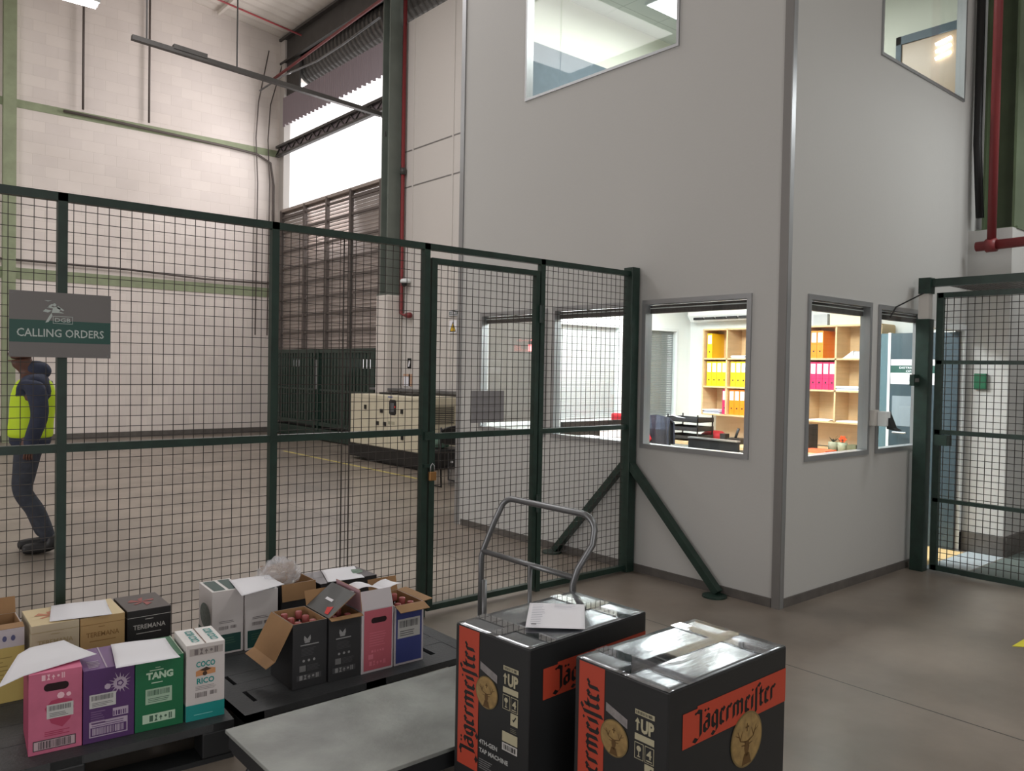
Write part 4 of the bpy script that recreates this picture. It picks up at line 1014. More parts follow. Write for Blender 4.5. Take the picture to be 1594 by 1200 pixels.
mb.rect(fr, .014, .014, .148, .05, mat('ink_dark', (60, 50, 56), .5), 1); mb.rect(fr, .017, .017, .145, .047, mat('grey_barcode_ground', (196, 172, 178), .5), 2); mb.lines(fr, .03, .019, .134, .045, 22, mat('ink_dark', (60, 50, 56), .5), 3, vert=True)
mb.lines(fr, .05, .06, .13, .08, 3, mat('dark_pink_fruit', (176, 62, 96), .5), 1); prints(t, mb)

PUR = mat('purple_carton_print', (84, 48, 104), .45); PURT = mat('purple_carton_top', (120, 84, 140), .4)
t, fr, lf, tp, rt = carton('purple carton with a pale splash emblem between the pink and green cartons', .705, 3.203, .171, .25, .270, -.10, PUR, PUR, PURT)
mb = MB(); PL = mat('pale_lilac_print', (186, 170, 190), .5); cx, cy = .122, .205
for i in range(16):
    a = i*2*PI/16; r0 = .02; r1 = .034 + .012*((i*7) % 3)/2
    mb.poly(fr, [(cx+r0*math.cos(a-.12), cy+r0*math.sin(a-.12)), (cx+r1*math.cos(a), cy+r1*math.sin(a)), (cx+r0*math.cos(a+.12), cy+r0*math.sin(a+.12))], PL, 1)
mb.disc(fr, cx, cy, .023, PL, 1); mb.disc(fr, cx, cy, .013, PUR, 2, n=5); mb.disc(fr, cx, cy, .008, PL, 3, n=5); mb.disc(fr, .08, .2, .011, PL, 1, n=7)
mb.sticker(fr, .02, .128, .108, .178, k=2); mb.lines(fr, .025, .07, .075, .12, 6, mat('dim_lilac_print', (120, 90, 134), .5), 1)
mb.rect(fr, .098, .085, .15, .115, PL, 1); mb.lines(fr, .1, .088, .148, .105, 6, PUR, 2, vert=True)
mb.rect(fr, .02, .02, .148, .078, PL, 1); mb.lines(fr, .028, .06, .145, .076, 2, PUR, 2, fill=.3); mb.rect(fr, .024, .024, .144, .056, PUR, 2); mb.lines(fr, .03, .028, .138, .053, 20, PL, 3, vert=True)
mb.rect(tp, .075, 0, .08, .25, PL, 1); mb.lines(tp, .02, .02, .065, .1, 5, PL, 1); prints(t, mb)

GRN = mat('green_carton_print', (24, 108, 68), .45)
t, fr, lf, tp, rt = carton('bright green carton with a white sticker, partly under a sheet of paper', .878, 3.186, .172, .24, .272, -.10, GRN)
mb = MB(); PG = mat('pale_green_print', (188, 214, 190), .5)
mb.text(fr, 'TANG', .086, .195, .026, PG, 1, w=.096, bold=.05, align='c'); mb.lines(fr, .056, .178, .11, .184, 1, PG, 1, fill=.6); mb.lines(fr, .05, .226, .11, .232, 1, PG, 1, fill=.6); mb.lines(fr, .07, .236, .09, .24, 1, PG, 1)
mb.sticker(fr, .036, .10, .13, .158, m=mat('pale_green_sticker', (168, 196, 172), .5), ink=mat('green_ink', (70, 104, 84), .5))
mb.rect(fr, .026, .028, .142, .062, PG, 1); mb.icons(fr, .05, .033, .136, .056, mat('green_ink', (70, 104, 84), .5), 2)
mb.rect(tp, .17-.002, 0, .172, .24, PG, 1); prints(t, mb)

WHC = mat('white_carton_print', (214, 208, 206), .5); TEAL = mat('teal_print', (28, 146, 142), .5)
t, fr, lf, tp, rt = carton('white carton with teal lettering and a teal bottom band', 1.058, 3.166, .146, .21, .298, -.10, WHC, WHC, mat('white_carton_top', (236, 234, 232), .5))
mb = MB(); mb.rect(fr, 0, 0, .146, .062, TEAL, 1); mb.rect(lf, 0, 0, .21, .062, TEAL, 1); mb.lines(fr, .03, .02, .13, .03, 1, mat('pale_teal', (120, 200, 196), .5), 2, fill=.3)
mb.text(fr, 'COCO', .073, .208, .022, TEAL, 1, w=.072, bold=.03, align='c'); mb.text(fr, 'RICO', .073, .142, .022, TEAL, 1, w=.066, bold=.03, align='c')
mb.poly(fr, [(.036, .172), (.11, .176), (.11, .196), (.09, .2), (.06, .2), (.036, .192)], mat('orange_brown_print', (206, 146, 98), .5), 1); mb.poly(fr, [(.05, .195), (.075, .205), (.095, .195), (.072, .188)], mat('dark_brown_print', (70, 50, 36), .5), 2)
mb.disc(fr, .07, .18, .009, mat('dark_brown_print', (70, 50, 36), .5), 2, n=8)
IG = mat('grey_ink', (120, 112, 112), .6)
mb.rect(fr, .012, .255, .138, .283, mat('dim_strip', (176, 168, 164), .5), 1); mb.icons(fr, .03, .258, .125, .28, IG, 2)
mb.lines(fr, .035, .118, .115, .136, 3, IG, 1, fill=.25); mb.lines(fr, .035, .088, .08, .108, 12, IG, 1, vert=True); mb.lines(fr, .09, .092, .118, .108, 8, IG, 1, vert=True)
mb.rect(tp, .071, .0, .075, .21, mat('brown_seam', (120, 90, 80), .6), 1)
mb.text(tp, 'COCO RICO', .058, .03, .03, TEAL, 1, w=.15, bold=.03, rot=True); mb.text(tp, 'COCO RICO', .13, .03, .03, TEAL, 1, w=.15, bold=.03, rot=True); prints(t, mb)

CR1 = mat('cream_carton_front', (198, 186, 158), .5); CR2 = mat('golden_cream_carton', (190, 158, 108), .5); CRT = mat('cream_carton_top', (224, 204, 160), .5)
def cased_carton(label, x, y, w, h, front, top, ink, shape=True):
    t, fr, lf, tp, rt = carton(label, x, y, w, .26, h, -.03, front, front, top)
    mb = MB(); mb.text(fr, 'TEREMANA', w/2, h-.085, .02, ink, 1, w=w*.74, align='c'); mb.lines(fr, w*.2, h-.105, w*.8, h-.095, 1, ink, 1, fill=.3)
    mb.rect(fr, 0, h-.032, w, h-.030, ink, 1); mb.rect(lf, 0, h-.032, .26, h-.030, ink, 1); mb.lines(fr, w*.4, h-.045, w*.6, h-.038, 1, ink, 1, fill=.4)
    mb.lines(fr, w*.25, .05, w*.78, .15, 6, ink, 1, fill=.3)
    O = mat('rust_swirl', (206, 130, 96), .5) if shape else mat('dark_red_swirl', (150, 66, 62), .5)
    for i in range(5):
        a = i*1.2; mb.poly(tp, [(w*.5, .13), (w*.5+.05*math.cos(a), .13+.07*math.sin(a)), (w*.5+.06*math.cos(a+.5), .13+.05*math.sin(a+.5)), (w*.5+.02*math.cos(a+.8), .13+.02*math.sin(a+.8))], O, 1)
    prints(t, mb); return t
cased_carton('cream carton, left one of the pair under a sheet in the back row', .632, 3.752, .176, .307, CR1, CRT, mat('pale_gold_ink', (176, 160, 120), .5))
cased_carton('golden cream carton in the back row next to the black one', .812, 3.746, .174, .305, CR2, CRT, mat('gold_ink', (150, 116, 70), .5))
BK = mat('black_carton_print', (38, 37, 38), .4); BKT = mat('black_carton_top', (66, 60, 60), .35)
cased_carton('black carton with silver lettering and a reddish lid in the back row', .995, 3.735, .182, .305, BK, BKT, mat('silver_ink', (190, 188, 184), .5), False)

t, fr, lf, tp, rt = carton('open whitish and yellow carton at the left picture edge', .425, 3.80, .19, .24, .30, -.02, mat('whitish_carton', (196, 190, 196), .5), opened=True)
mb = MB().rect(fr, 0, 0, .19, .225, mat('mustard_carton', (196, 176, 104), .5), 1); mb.lines(fr, .02, .08, .15, .2, 7, mat('mustard_ink', (150, 130, 70), .5), 2, fill=.2); mb.disc(fr, .12, .262, .008, mat('blue_ink', (86, 90, 130), .5), 2, rb=.012, n=10); mb.disc(fr, .15, .262, .008, mat('blue_ink', (86, 90, 130), .5), 2, rb=.012, n=10); prints(t, mb)
flap(t, (.19, .24, .30), (0, .24, .30), (0, .3, 1), .07, M_CARD, M_CARDIN)
flap(t, (0, 0, .30), (.19, 0, .30), (0, 1, .15), .05, M_CARD)

# white pair with dark green panels
DG = mat('dark_green_print', (34, 74, 68), .5)
def whitecarton(label, x, y, w, h, pic):
    t, fr, lf, tp, rt = carton(label, x, y, w, .215, h, -.06, WHC, WHC, mat('white_carton_top', (236, 234, 232), .5))
    mb = MB(); mb.rect(fr, .012, .01, w-.012, .095, DG, 1); mb.lines(fr, .03, .05, w-.03, .085, 3, mat('green_ink', (70, 104, 84), .5), 2, fill=.3)
    mb.lines(fr, w*.22, .15, w*.75, .165, 2, IG, 1, fill=.3); mb.lines(fr, w*.22, .118, w*.52, .135, 10, IG, 1, vert=True); mb.lines(fr, w*.58, .12, w*.78, .135, 6, IG, 1, vert=True)
    if pic: mb.disc(lf, .11, .17, .085, mat('grey_green_picture', (110, 122, 118), .5, noise=(60, .3)), 1, rb=.06); mb.rect(lf, .0, .05, .215, .1, DG, 1)
    for a in (.012, w/2+.008): mb.rect(tp, a, .012, a+w/2-.02, .2, DG, 1)
    prints(t, mb); return t
whitecarton('white carton with a dark green panel, left of the white pair by the fence', 1.392, 3.812, .15, .307, True)
whitecarton('white carton with a dark green panel, right of the white pair by the fence', 1.546, 3.79, .162, .285, False)

# open black carton with a clear bag, behind
t, fr, lf, tp, rt = carton('open black carton with a folded brown flap holding a clear plastic bag', 1.735, 3.80, .185, .24, .288, 0, BK, opened=True)
flap(t, (.185, -.002, .288), (0, -.002, .288), (0, -.12, -1), .085, BK, M_CARD); flap(t, (0, .24, .288), (.185, .24, .288), (0, .5, 1), .05, BK, M_CARD)
CLEAR = bpy.data.materials.new('clear_crinkled_film'); CLEAR.use_nodes = True
b_ = CLEAR.node_tree.nodes['Principled BSDF']; b_.inputs['Base Color'].default_value = (.85, .85, .88, 1); b_.inputs['Roughness'].default_value = .15; b_.inputs['Alpha'].default_value = .3
me_rnd = random.Random(3); mb = MB(); R_, C_ = 16, 28; vs = []; fs = []
for i in range(R_+1):
    th = PI*.5*i/R_
    for j in range(C_):
        ph = 2*PI*j/C_; k = 1 + .13*math.sin(3*ph+3*th) + .07*math.sin(8*ph-9*th) + me_rnd.uniform(-.05, .05)
        vs.append((1.77 + .115*k*math.cos(ph)*math.cos(th), 3.92 + .09*k*math.sin(ph)*math.cos(th), .425 + .115*k*math.sin(th)))
for i in range(R_):
    for j in range(C_): fs.append((i*C_+j, i*C_+(j+1)%C_, (i+1)*C_+(j+1)%C_, (i+1)*C_+j))
mb.add(vs, fs, CLEAR); tag(mb.build('clear_plastic_bag'), 'crumpled clear plastic bag bulging from the open carton by the fence', 'bag')
# wide black carton
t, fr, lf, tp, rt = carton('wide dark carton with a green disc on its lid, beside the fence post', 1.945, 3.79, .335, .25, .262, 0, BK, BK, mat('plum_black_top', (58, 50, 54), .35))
mb = MB().disc(tp, .27, .13, .045, mat('sage_green_disc', (108, 138, 118), .5), 1); mb.disc(fr, .3, .21, .022, mat('silver_foil', (196, 196, 196), .2, .8), 1, n=7, rb=.014); mb.rect(tp, 0, .12, .335, .125, M_BLACK, 1); prints(t, mb)

# front row right: open black cartons
BK2 = mat('charcoal_carton', (52, 52, 54), .5); SIL = mat('grey_carton_ink', (150, 150, 150), .5)
def blackprint(t, fr, w):
    mb = MB(); cx = w*.42
    for s_ in (-1, 1):
        mb.poly(fr, [(cx, .212), (cx+s_*.014, .228), (cx+s_*.016, .212), (cx+s_*.013, .202), (cx, .205)], SIL, 1)
    mb.poly(fr, [(cx-.014, .2), (cx, .206), (cx+.014, .2), (cx+.01, .195), (cx-.01, .195)], SIL, 1)
    mb.lines(fr, w*.22, .184, w*.78, .19, 1, SIL, 1, fill=.8); mb.lines(fr, w*.25, .14, w*.7, .176, 6, mat('dim_grey_ink', (84, 84, 86), .5), 1, fill=.3)
    for i in range(3): mb.disc(fr, w*.32+i*.024, .118, .006, SIL, 1, n=8)
    mb.rect(fr, w*.2, .072, w*.38, .098, mat('dim_grey_square', (118, 118, 118), .5), 1); mb.lines(fr, w*.42, .072, w*.8, .1, 5, mat('dim_grey_ink', (84, 84, 86), .5), 1, fill=.4)
    mb.rect(fr, w*.12, .034, w*.84, .058, mat('dim_grey_strip', (76, 76, 78), .5), 1); mb.icons(fr, w*.2, .036, w*.8, .056, SIL, 2)
    prints(t, mb)
t, fr, lf, tp, rt = carton('open charcoal carton with a big brown side flap and red capped bottles', 1.515, 3.200, .158, .235, .283, -.03, BK2, opened=True)
blackprint(t, fr, .158)
flap(t, (0, 0, .283), (0, .235, .283), (-.55, 0, -1), .165, BK2, M_CARD, name='side_flap')
flap(t, (-.0785, 0, .140), (-.0785, .235, .140), (-1, 0, -.55), .045, BK2, M_CARD, name='flap_lip')
t2, fr, lf, tp, rt = carton('open charcoal carton with its dark lid tilted up, second from the left', 1.678, 3.186, .156, .235, .283, -.03, BK2, opened=True)
blackprint(t2, fr, .156)
ld = flap(t2, (0, 0, .284), (0, .235, .284), (.13, 0, .092), .158, mat('charcoal_lid', (88, 90, 90), .5), M_CARD, name='lid')
LF = Face((0, 0, .284), (0, 1, 0), (.13, 0, .092), (-.092, 0, .13), .003)
MB().poly(LF, [(.03, .012), (.06, .01), (.085, .04), (.045, .055)], mat('red_lid_badge', (212, 52, 48), .5), 1).lines(LF, .09, .07, .17, .085, 1, M_PAPER, 1, fill=.9).build('lid_print', t2, local=True)
flap(t2, (.156, -.001, .283), (0, -.001, .283), (0, -1, -.25), .025, BK2, M_CARD); flap(t2, (0, .235, .283), (.156, .235, .283), (0, .35, 1), .07, BK2, M_CARD)
PK2 = mat('rose_carton_print', (196, 100, 114), .5)
t3, fr, lf, tp, rt = carton('rose pink carton with white edges and a hand slot, between black and blue', 1.838, 3.180, .163, .235, .288, -.03, mat('white_carton_edge', (206, 200, 204), .5), opened=True, inner=mat('white_inside', (200, 190, 196), .6))
mb = MB().rect(fr, .012, .01, .156, .285, PK2, 1); hole_slot(mb, fr, .088, .236, .08, .026); RI = mat('faint_rose_ink', (222, 128, 144), .5)
mb.lines(fr, .04, .12, .13, .19, 6, RI, 2, fill=.2); mb.icons(fr, .05, .09, .12, .1, RI, 2); mb.rect(fr, .035, .06, .06, .082, RI, 2); mb.icons(fr, .04, .03, .13, .05, RI, 2); prints(t3, mb)
flap(t3, (0, .002, .288), (.163, .002, .288), (0, .35, 1), .085, mat('white_carton_edge', (206, 200, 204), .5), name='front_flap')
flap(t3, (.0, .235, .288), (.0, 0, .288), (-.10, 0, .9), .10, PK2, mat('pale_pink_inside', (190, 150, 160), .6), name='side_flap')
BLU = mat('blue_carton_print', (62, 72, 138), .5)
t4, fr, lf, tp, rt = carton('open blue carton with white edges and a label, rightmost of the front row', 2.010, 3.176, .158, .245, .281, -.03, mat('white_carton_edge', (206, 200, 204), .5), opened=True)
mb = MB().rect(fr, .008, .01, .148, .279, BLU, 1).sticker(fr, .016, .125, .138, .215, k=2); prints(t4, mb)
flap(t4, (.158, -.001, .281), (0, -.001, .281), (.12, -.9, -.45), .05, BLU, M_CARD, name='front_flap'); flap(t4, (0, .245, .281), (.158, .245, .281), (0, .3, 1), .07, BLU, M_CARD, name='back_flap')
flap(t4, (.158, .245, .281), (.158, 0, .281), (1, 0, .1), .05, BLU, M_CARD, name='side_flap')

# bottles in the open cartons
GLB = mat('dark_bottle_glass', (58, 16, 14), .15); CAPS = mat('rose_bottle_cap', (164, 84, 82), .4)
def bottle(label, group):
    t = thing('bottle', label, 'bottle', (0, 0, 0), 0, group)
    MB().lathe([(.03, 0), (.034, .006), (.034, .15), (.026, .18), (.013, .2), (.012, .235)], (0, 0, 0), GLB, 14).build('glass_body', t, local=True, smooth=True)
    MB().lathe([(.015, .232), (.0155, .236), (.0155, .262), (.013, .265)], (0, 0, 0), CAPS, 14).build('cap', t, local=True, smooth=True)
    return t
b0 = bottle('bottle', 'red capped bottles in the left charcoal carton'); first = True
rows = ['front', 'middle', 'back']
def put(px, py, label, group):
    global first
    if first: b0.location = (px, py, PZ+.012); b0['label'] = label; b0['group'] = group; first = False
    else: dup(b0, (px, py, PZ+.012), label, group=group)
for r_ in range(3):
    for c_ in range(2):
        put(1.515+.043+c_*.07+r_*.002, 3.2+.042+r_*.074, '%s %s red capped bottle in the open carton with the big brown flap' % (rows[r_], ['left', 'right'][c_]), 'red capped bottles in the left charcoal carton')
for r_ in range(2):
    for c_ in range(2):
        put(1.678+.043+c_*.07, 3.186+.042+r_*.09, '%s %s bottle under the tilted dark lid' % (rows[r_*2], ['left', 'right'][c_]), 'bottles in the second charcoal carton')
for r_ in range(3):
    for c_ in range(2):
        put(2.010+.044+c_*.07+r_*.002, 3.176+.044+r_*.076, '%s %s red capped bottle in the open blue carton' % (rows[r_], ['left', 'right'][c_]), 'red capped bottles in the blue carton')

# loose sheets
def sheet(label, corners, sag=.006, lift=None, printed=False, name='paper_sheet'):
    """corners counter-clockwise; lift(u, v) gives extra height"""
    a, b, c, d = [Vector(p) for p in corners]; n = 12; vs = []; fs = []
    for i in range(n+1):
        for j in range(n+1):
            u = i/n; v = j/n; p = a*(1-u)*(1-v) + b*u*(1-v) + c*u*v + d*(1-u)*v
            z = (lift(u, v) if lift else 0) + sag*(math.sin(u*PI*1.3+.4)*math.sin(v*PI*.9))
            vs.append((p.x, p.y, p.z + z))
    for i in range(n):
        for j in range(n): k = i*(n+1)+j; fs.append((k, k+n+1, k+n+2, k+1))
    mb = MB().add(vs, fs, M_PAPER)
    o = mb.build(name, smooth=True, solid=.0008)
    tag(o, label, 'paper'); return o
def at_z(z, *pts): return [(x, y, z) for x, y in pts]
sheet('white sheet lying across the two cream cartons in the back row', at_z(PZ+.312, (.70, 3.765), (.93, 3.72), (.965, 3.975), (.75, 4.0)))
sheet('white sheet draped over the pink carton, sagging beyond its left edge', [(.44, 3.21, .432), (.765, 3.27, .448), (.70, 3.50, .452), (.54, 3.46, .455)], sag=.003, lift=lambda u, v: .006 - .03*max(0, .25-u)*2)
sheet('white sheet lying across the purple and green cartons', at_z(.4255, (.80, 3.145), (1.02, 3.118), (1.045, 3.38), (.85, 3.42)), lift=lambda u, v: .004)
sheet('white sheet over the pair of white cartons, its right corner lifting', at_z(.460, (1.475, 3.66), (1.705, 3.70), (1.72, 3.92), (1.53, 3.96)), lift=lambda u, v: .002+.01*u)
sheet('white sheet on the wide dark carton near the fence', at_z(PZ+.266, (1.985, 3.79), (2.19, 3.765), (2.27, 4.02), (2.07, 4.03)))
sheet('white sheet curling over the top of the rose pink carton', [(1.80, 3.24, .505), (2.06, 3.20, .500), (2.07, 3.36, .500), (1.84, 3.38, .505)], lift=lambda u, v: .03*abs(math.sin(u*PI*1.5)) - .015*v)
o = sheet('white printed delivery note on the lid of the left big black carton', at_z(.708, (1.723, 1.937), (1.866, 1.806), (2.062, 2.0), (1.914, 2.13)), sag=.002, lift=lambda u, v: .003)
F = Face((1.723, 1.937, .7145), (.143, -.131, 0), (.191, .193, 0), (0, 0, 1), .003)
mb = MB().lines(F, .014, .02, .06, .25, 12, M_PAPERT, 1, fill=.2).lines(F, .09, .21, .17, .255, 3, M_PAPERT, 1, fill=.2).rect(F, .018, .012, .035, .02, M_BLACK, 1); mb.build('note_print', o)

# ================================================================== BIG BLACK MACHINE CARTONS
JB = mat('black_machine_carton', (38, 39, 40), .42, spec=.4); JO = mat('orange_red_band', (180, 66, 44), .5); JT = mat('shiny_black_film', (156, 160, 164), .2, metal=.9, bump=(5, .22), stretch=(1, 3, 1))
JTAPE = glass_mat('clear_packing_tape', (.86, .86, .87), 3.0); GOLD = mat('bronze_medal_print', (148, 122, 76), .45, noise=(40, .25)); GOLDD = mat('dark_bronze_print', (92, 66, 30), .5); GOLDR = mat('grey_bronze_rim', (116, 98, 60), .4); KH = mat('khaki_print', (178, 172, 144), .5)
def medal(mb, F, a, b, r):
    mb.disc(F, a, b, r, GOLDR, 3, n=40); mb.disc(F, a, b, r*.93, GOLD, 4, n=40)
    mb.poly(F, [(a-.12*r, b-.05*r), (a+.12*r, b-.05*r), (a+.16*r, b-.3*r), (a+.07*r, b-.62*r), (a-.07*r, b-.62*r), (a-.16*r, b-.3*r)], GOLDD, 5)
    mb.poly(F, [(a-.3*r, b-.9*r), (a+.3*r, b-.9*r), (a+.16*r, b-.5*r), (a-.16*r, b-.5*r)], GOLDD, 5)
    for s_ in (-1, 1):
        for (x0, y0, x1, y1, w) in ((.08, -.08, .4, .02, .07), (.4, .02, .58, .4, .06), (.42, .05, .28, .36, .05), (.52, .2, .72, .3, .04), (.1, -.2, .34, -.16, .06)):
            dx, dy = x1-x0, y1-y0; L = math.hypot(dx, dy); nx, ny = -dy/L*w/2, dx/L*w/2
            q = [(x0+nx, y0+ny), (x1+nx*.5, y1+ny*.5), (x1-nx*.5, y1-ny*.5), (x0-nx, y0-ny)]
            if s_ < 0: q = q[::-1]
            mb.poly(F, [(a+s_*x*r, b+y*r) for x, y in q], GOLDD, 5)
    mb.rect(F, a-.03*r, b+.28*r, a+.03*r, b+.58*r, GOLDD, 5); mb.rect(F, a-.11*r, b+.42*r, a+.11*r, b+.48*r, GOLDD, 6)
WORD = ['J', 'a', 'g', 'e', 'r', 'm', 'e', 'i', 's', 't', 'e', 'r']
def machine_carton(label, x, y, rz):
    w, d, h = .585, .345, .548
    t = thing('machine_carton', label, 'box', (x, y, PZ), rz)
    fr = Face((0, 0, 0), (1, 0, 0), (0, 0, 1), (0, -1, 0)); lf = Face((0, d, 0), (0, -1, 0), (0, 0, 1), (-1, 0, 0)); tp = Face((0, 0, h), (1, 0, 0), (0, 1, 0), (0, 0, 1), .0012)
    mb = MB(); mb.v = [(0,0,0),(w,0,0),(w,d,0),(0,d,0),(0,0,h),(w,0,h),(w,d,h),(0,d,h)]
    for f in ((0,1,5,4),(1,2,6,5),(2,3,7,6),(3,0,4,7),(0,3,2,1),(4,5,6,7)): mb.f.append(f); mb.m.append(mb.mi(JB))
    mb.build('box_body', t, local=True, bevel=.004)
    # two lid flaps with a slightly buckled shiny surface
    for (b0_, b1_) in ((.002, d/2-.0012), (d/2+.0012, d-.002)):
        nx, ny = 20, 8; vs = []; fs = []
        for i in range(nx+1):
            for j in range(ny+1):
                u = i/nx; v = j/ny; vs.append((.002+(w-.004)*u, b0_+(b1_-b0_)*v, h+.0016+.0014*math.sin(u*7+x*3)*math.sin(v*PI)+.0003*math.sin(u*23)))
        for i in range(nx):
            for j in range(ny): k = i*(ny+1)+j; fs.append((k, k+ny+1, k+ny+2, k+1))
        MB().add(vs, fs, JT).build('lid_flap', t, local=True, smooth=True, solid=.001)
    for a in (.085, w-.13): MB().box(a, a+.05, -.002, d+.002, h+.0034, h+.0040, JTAPE).build('packing_tape', t, local=True)
    MB().box(.02, w-.02, d/2-.024, d/2+.024, h+.0036, h+.0042, JTAPE).build('packing_tape', t, local=True)
    mb = MB().rect(lf, .018, .09, .118, h-.003, JO, 1); mb.black(lf, WORD, .098, .118, .047, M_BLACK, 2, rot=True, width=.385); mb.build('side_band', t, local=True)
    mb = MB().poly(fr, [(.06, .378), (w-.003, .378), (w-.003, .482), (.125, .482), (.125, .475), (.06, .475)], JO, 1); mb.black(fr, WORD, .105, .402, .046, M_BLACK, 2, width=.42); mb.build('front_band', t, local=True)
    mb = MB(); medal(mb, lf, .158, .362, .052); mb.build('side_medallion', t, local=True)
    mb = MB(); medal(mb, fr, .37, .32, .082); mb.build('front_medallion', t, local=True)
    mb = MB(); F = lf
    mb.poly(F, [(.125, .455), (.205, .430), (.205, .404), (.125, .43)], mat('silver_scuffed_label', (150, 146, 146), .35, .4, noise=(40, .2)), 1)
    a0, a1 = .232, .300
    mb.rect(F, a0, .458, a1, .472, KH, 1); mb.lines(F, a0+.004, .461, a1-.004, .469, 12, JB, 2, vert=True)
    mb.poly(F, [(a0, .436), (a0+.009, .450), (a0+.018, .436), (a0+.012, .436), (a0+.012, .414), (a0+.006, .414), (a0+.006, .436)], KH, 1)
    mb.text(F, 'UP', a0+.021, .414, .036, KH, 1, w=.046, bold=.05); mb.rect(F, a0, .388, a1, .406, KH, 1)
    for (c0, c1) in ((a0, a0+.032), (a0+.036, a1)):
        mb.rect(F, c0, .336, c1, .382, KH, 1); mb.rect(F, c0+.002, .338, c1-.002, .380, JB, 2)
    mb.disc(F, a0+.016, .366, .008, KH, 3, n=12); mb.rect(F, a0+.0145, .345, a0+.0175, .36, KH, 3); mb.rect(F, a0+.011, .343, a0+.021, .346, KH, 3)
    mb.text(F, '4', a0+.052, .350, .024, KH, 3, align='c', bold=.03); mb.rect(F, a0+.042, .342, a0+.062, .345, KH, 3)
    mb.rect(F, a0+.036, .294, a1, .332, KH, 1); mb.poly(F, [(a0+.045, .312), (a0+.05, .306), (a0+.062, .322), (a0+.059, .325), (a0+.05, .313), (a0+.047, .315)], JB, 2)
    mb.lines(F, a0+.036, .272, a1, .288, 3, mat('dim_khaki', (110, 108, 92), .5), 1, fill=.4)
    mb.rect(F, a0, .234, a1, .266, KH, 1); mb.rect(F, a0, .206, a1, .230, mat('silver_ink', (190, 188, 184), .5), 1); mb.lines(F, a0+.006, .210, a1-.006, .226, 14, JB, 2, vert=True)
    W2 = mat('pale_lettering', (176, 178, 176), .5)
    mb.text(F, '4TH-GEN', .125, .190, .014, W2, 1, w=.085, bold=.03); mb.text(F, 'TAP MACHINE', .125, .162, .014, W2, 1, w=.135, bold=.03); mb.lines(F, .125, .110, .19, .145, 5, mat('dim_white_print', (120, 120, 120), .5), 1, fill=.4)
    mb.build('side_print', t, local=True)
    return t
machine_carton('big black carton with orange lettered bands, the farther one under a printed sheet', 1.617, 1.795, .065)
machine_carton('big black carton with orange lettered bands, nearest one with a bright reflecting lid', 1.692, 1.325, .012)

# ================================================================== PLATFORM TROLLEY
t = thing('platform_trolley', 'grey platform trolley with a bent tubular handle in the foreground', 'trolley', (1.65, 2.5, 0))
M_DECK = mat('worn_grey_deck', (140, 144, 140), .42, noise=(3.2, .4), bump=(50, .1))
MB().box(1.073, 2.28, 2.195, 2.80, .236, .25, M_DECK).build('deck', t, bevel=.002)
MB().box(1.085, 2.27, 2.20, 2.24, .18, .236, M_PLASTB).box(1.085, 2.27, 2.755, 2.795, .18, .236, M_PLASTB).box(1.08, 1.12, 2.24, 2.755, .18, .236, M_PLASTB).box(2.23, 2.27, 2.24, 2.755, .18, .236, M_PLASTB).build('under_frame', t)
for a in (1.2, 2.15):
    for b in (2.27, 2.72):
        w = MB().lathe([(.02, -.02), (.08, -.018), (.085, 0), (.08, .018), (.02, .02)], (a, b, .085), M_PLASTB, 20, axis=1).build('wheel', t, smooth=False)
        MB().box(a-.035, a+.035, b-.03, b-.025, .085, .18, M_GALV).box(a-.035, a+.035, b+.025, b+.03, .085, .18, M_GALV).build('fork', w)
hx = 2.245
pts = [(hx, 2.83, .24), (hx, 2.83, .70), (hx+.01, 2.825, .74), (hx+.03, 2.78, .86)]
for i in range(6):
    a = i/5*PI/2; pts.append((hx+.05+.02*math.sin(a), 2.70-.0+.06*math.cos(a)*1.0, .925+.045*math.sin(a)))
for i in range(6):
    a = PI/2 - i/5*PI/2; pts.append((hx+.07, 2.27-.07*math.cos(a), .915+.055*math.sin(a)))
pts += [(hx+.055, 2.195, .86), (hx+.015, 2.235, .76), (hx, 2.245, .70), (hx, 2.245, .24)]
MB().tube(pts, .0135, M_GALV, 12).build('handle', t, smooth=True)
MB().tube([(hx+.005, 2.826, .725), (hx+.005, 2.242, .725)], .012, M_GALV, 12).build('crossbar', t, smooth=True)
MB().tube([(hx, 2.50, .24), (hx, 2.50, .725)], .009, M_GALV, 10).build('centre_post', t, smooth=True)
MB().tube([(hx-.004, 2.80, .24), (hx-.004, 2.80, .60)], .012, M_GALV, 10).build('socket_post', t, smooth=True)

# ================================================================== PERSON
def skin(name, chains, m, parent, sub=2, extra=None):
    """chains of (x,y,z,r); points closer than 1 mm are shared so limbs join"""
    vs = []; rs = []; es = []
    def idx(p):
        for i, q in enumerate(vs):
            if abs(q[0]-p[0]) + abs(q[1]-p[1]) + abs(q[2]-p[2]) < .001: return i
        vs.append(p[:3]); rs.append(p[3]); return len(vs) - 1
    for ch in chains:
        ids = [idx(p) for p in ch]
        for a, b in zip(ids[:-1], ids[1:]): es.append((a, b))
    me = bpy.data.meshes.new(name); me.from_pydata(vs, es, []); me.update()
    o = bpy.data.objects.new(name, me); COL.objects.link(o); o.parent = parent; ORG[o.name] = (0, 0, 0)
    me.materials.append(m)
    sk = o.modifiers.new('skin', 'SKIN'); sk.use_smooth_shade = True
    for i, r in enumerate(rs):
        me.skin_vertices[0].data[i].radius = r if isinstance(r, tuple) else (r, r)
        me.skin_vertices[0].data[i].use_root = (i == 0)
    s_ = o.modifiers.new('sub', 'SUBSURF'); s_.levels = sub; s_.render_levels = sub
    return o
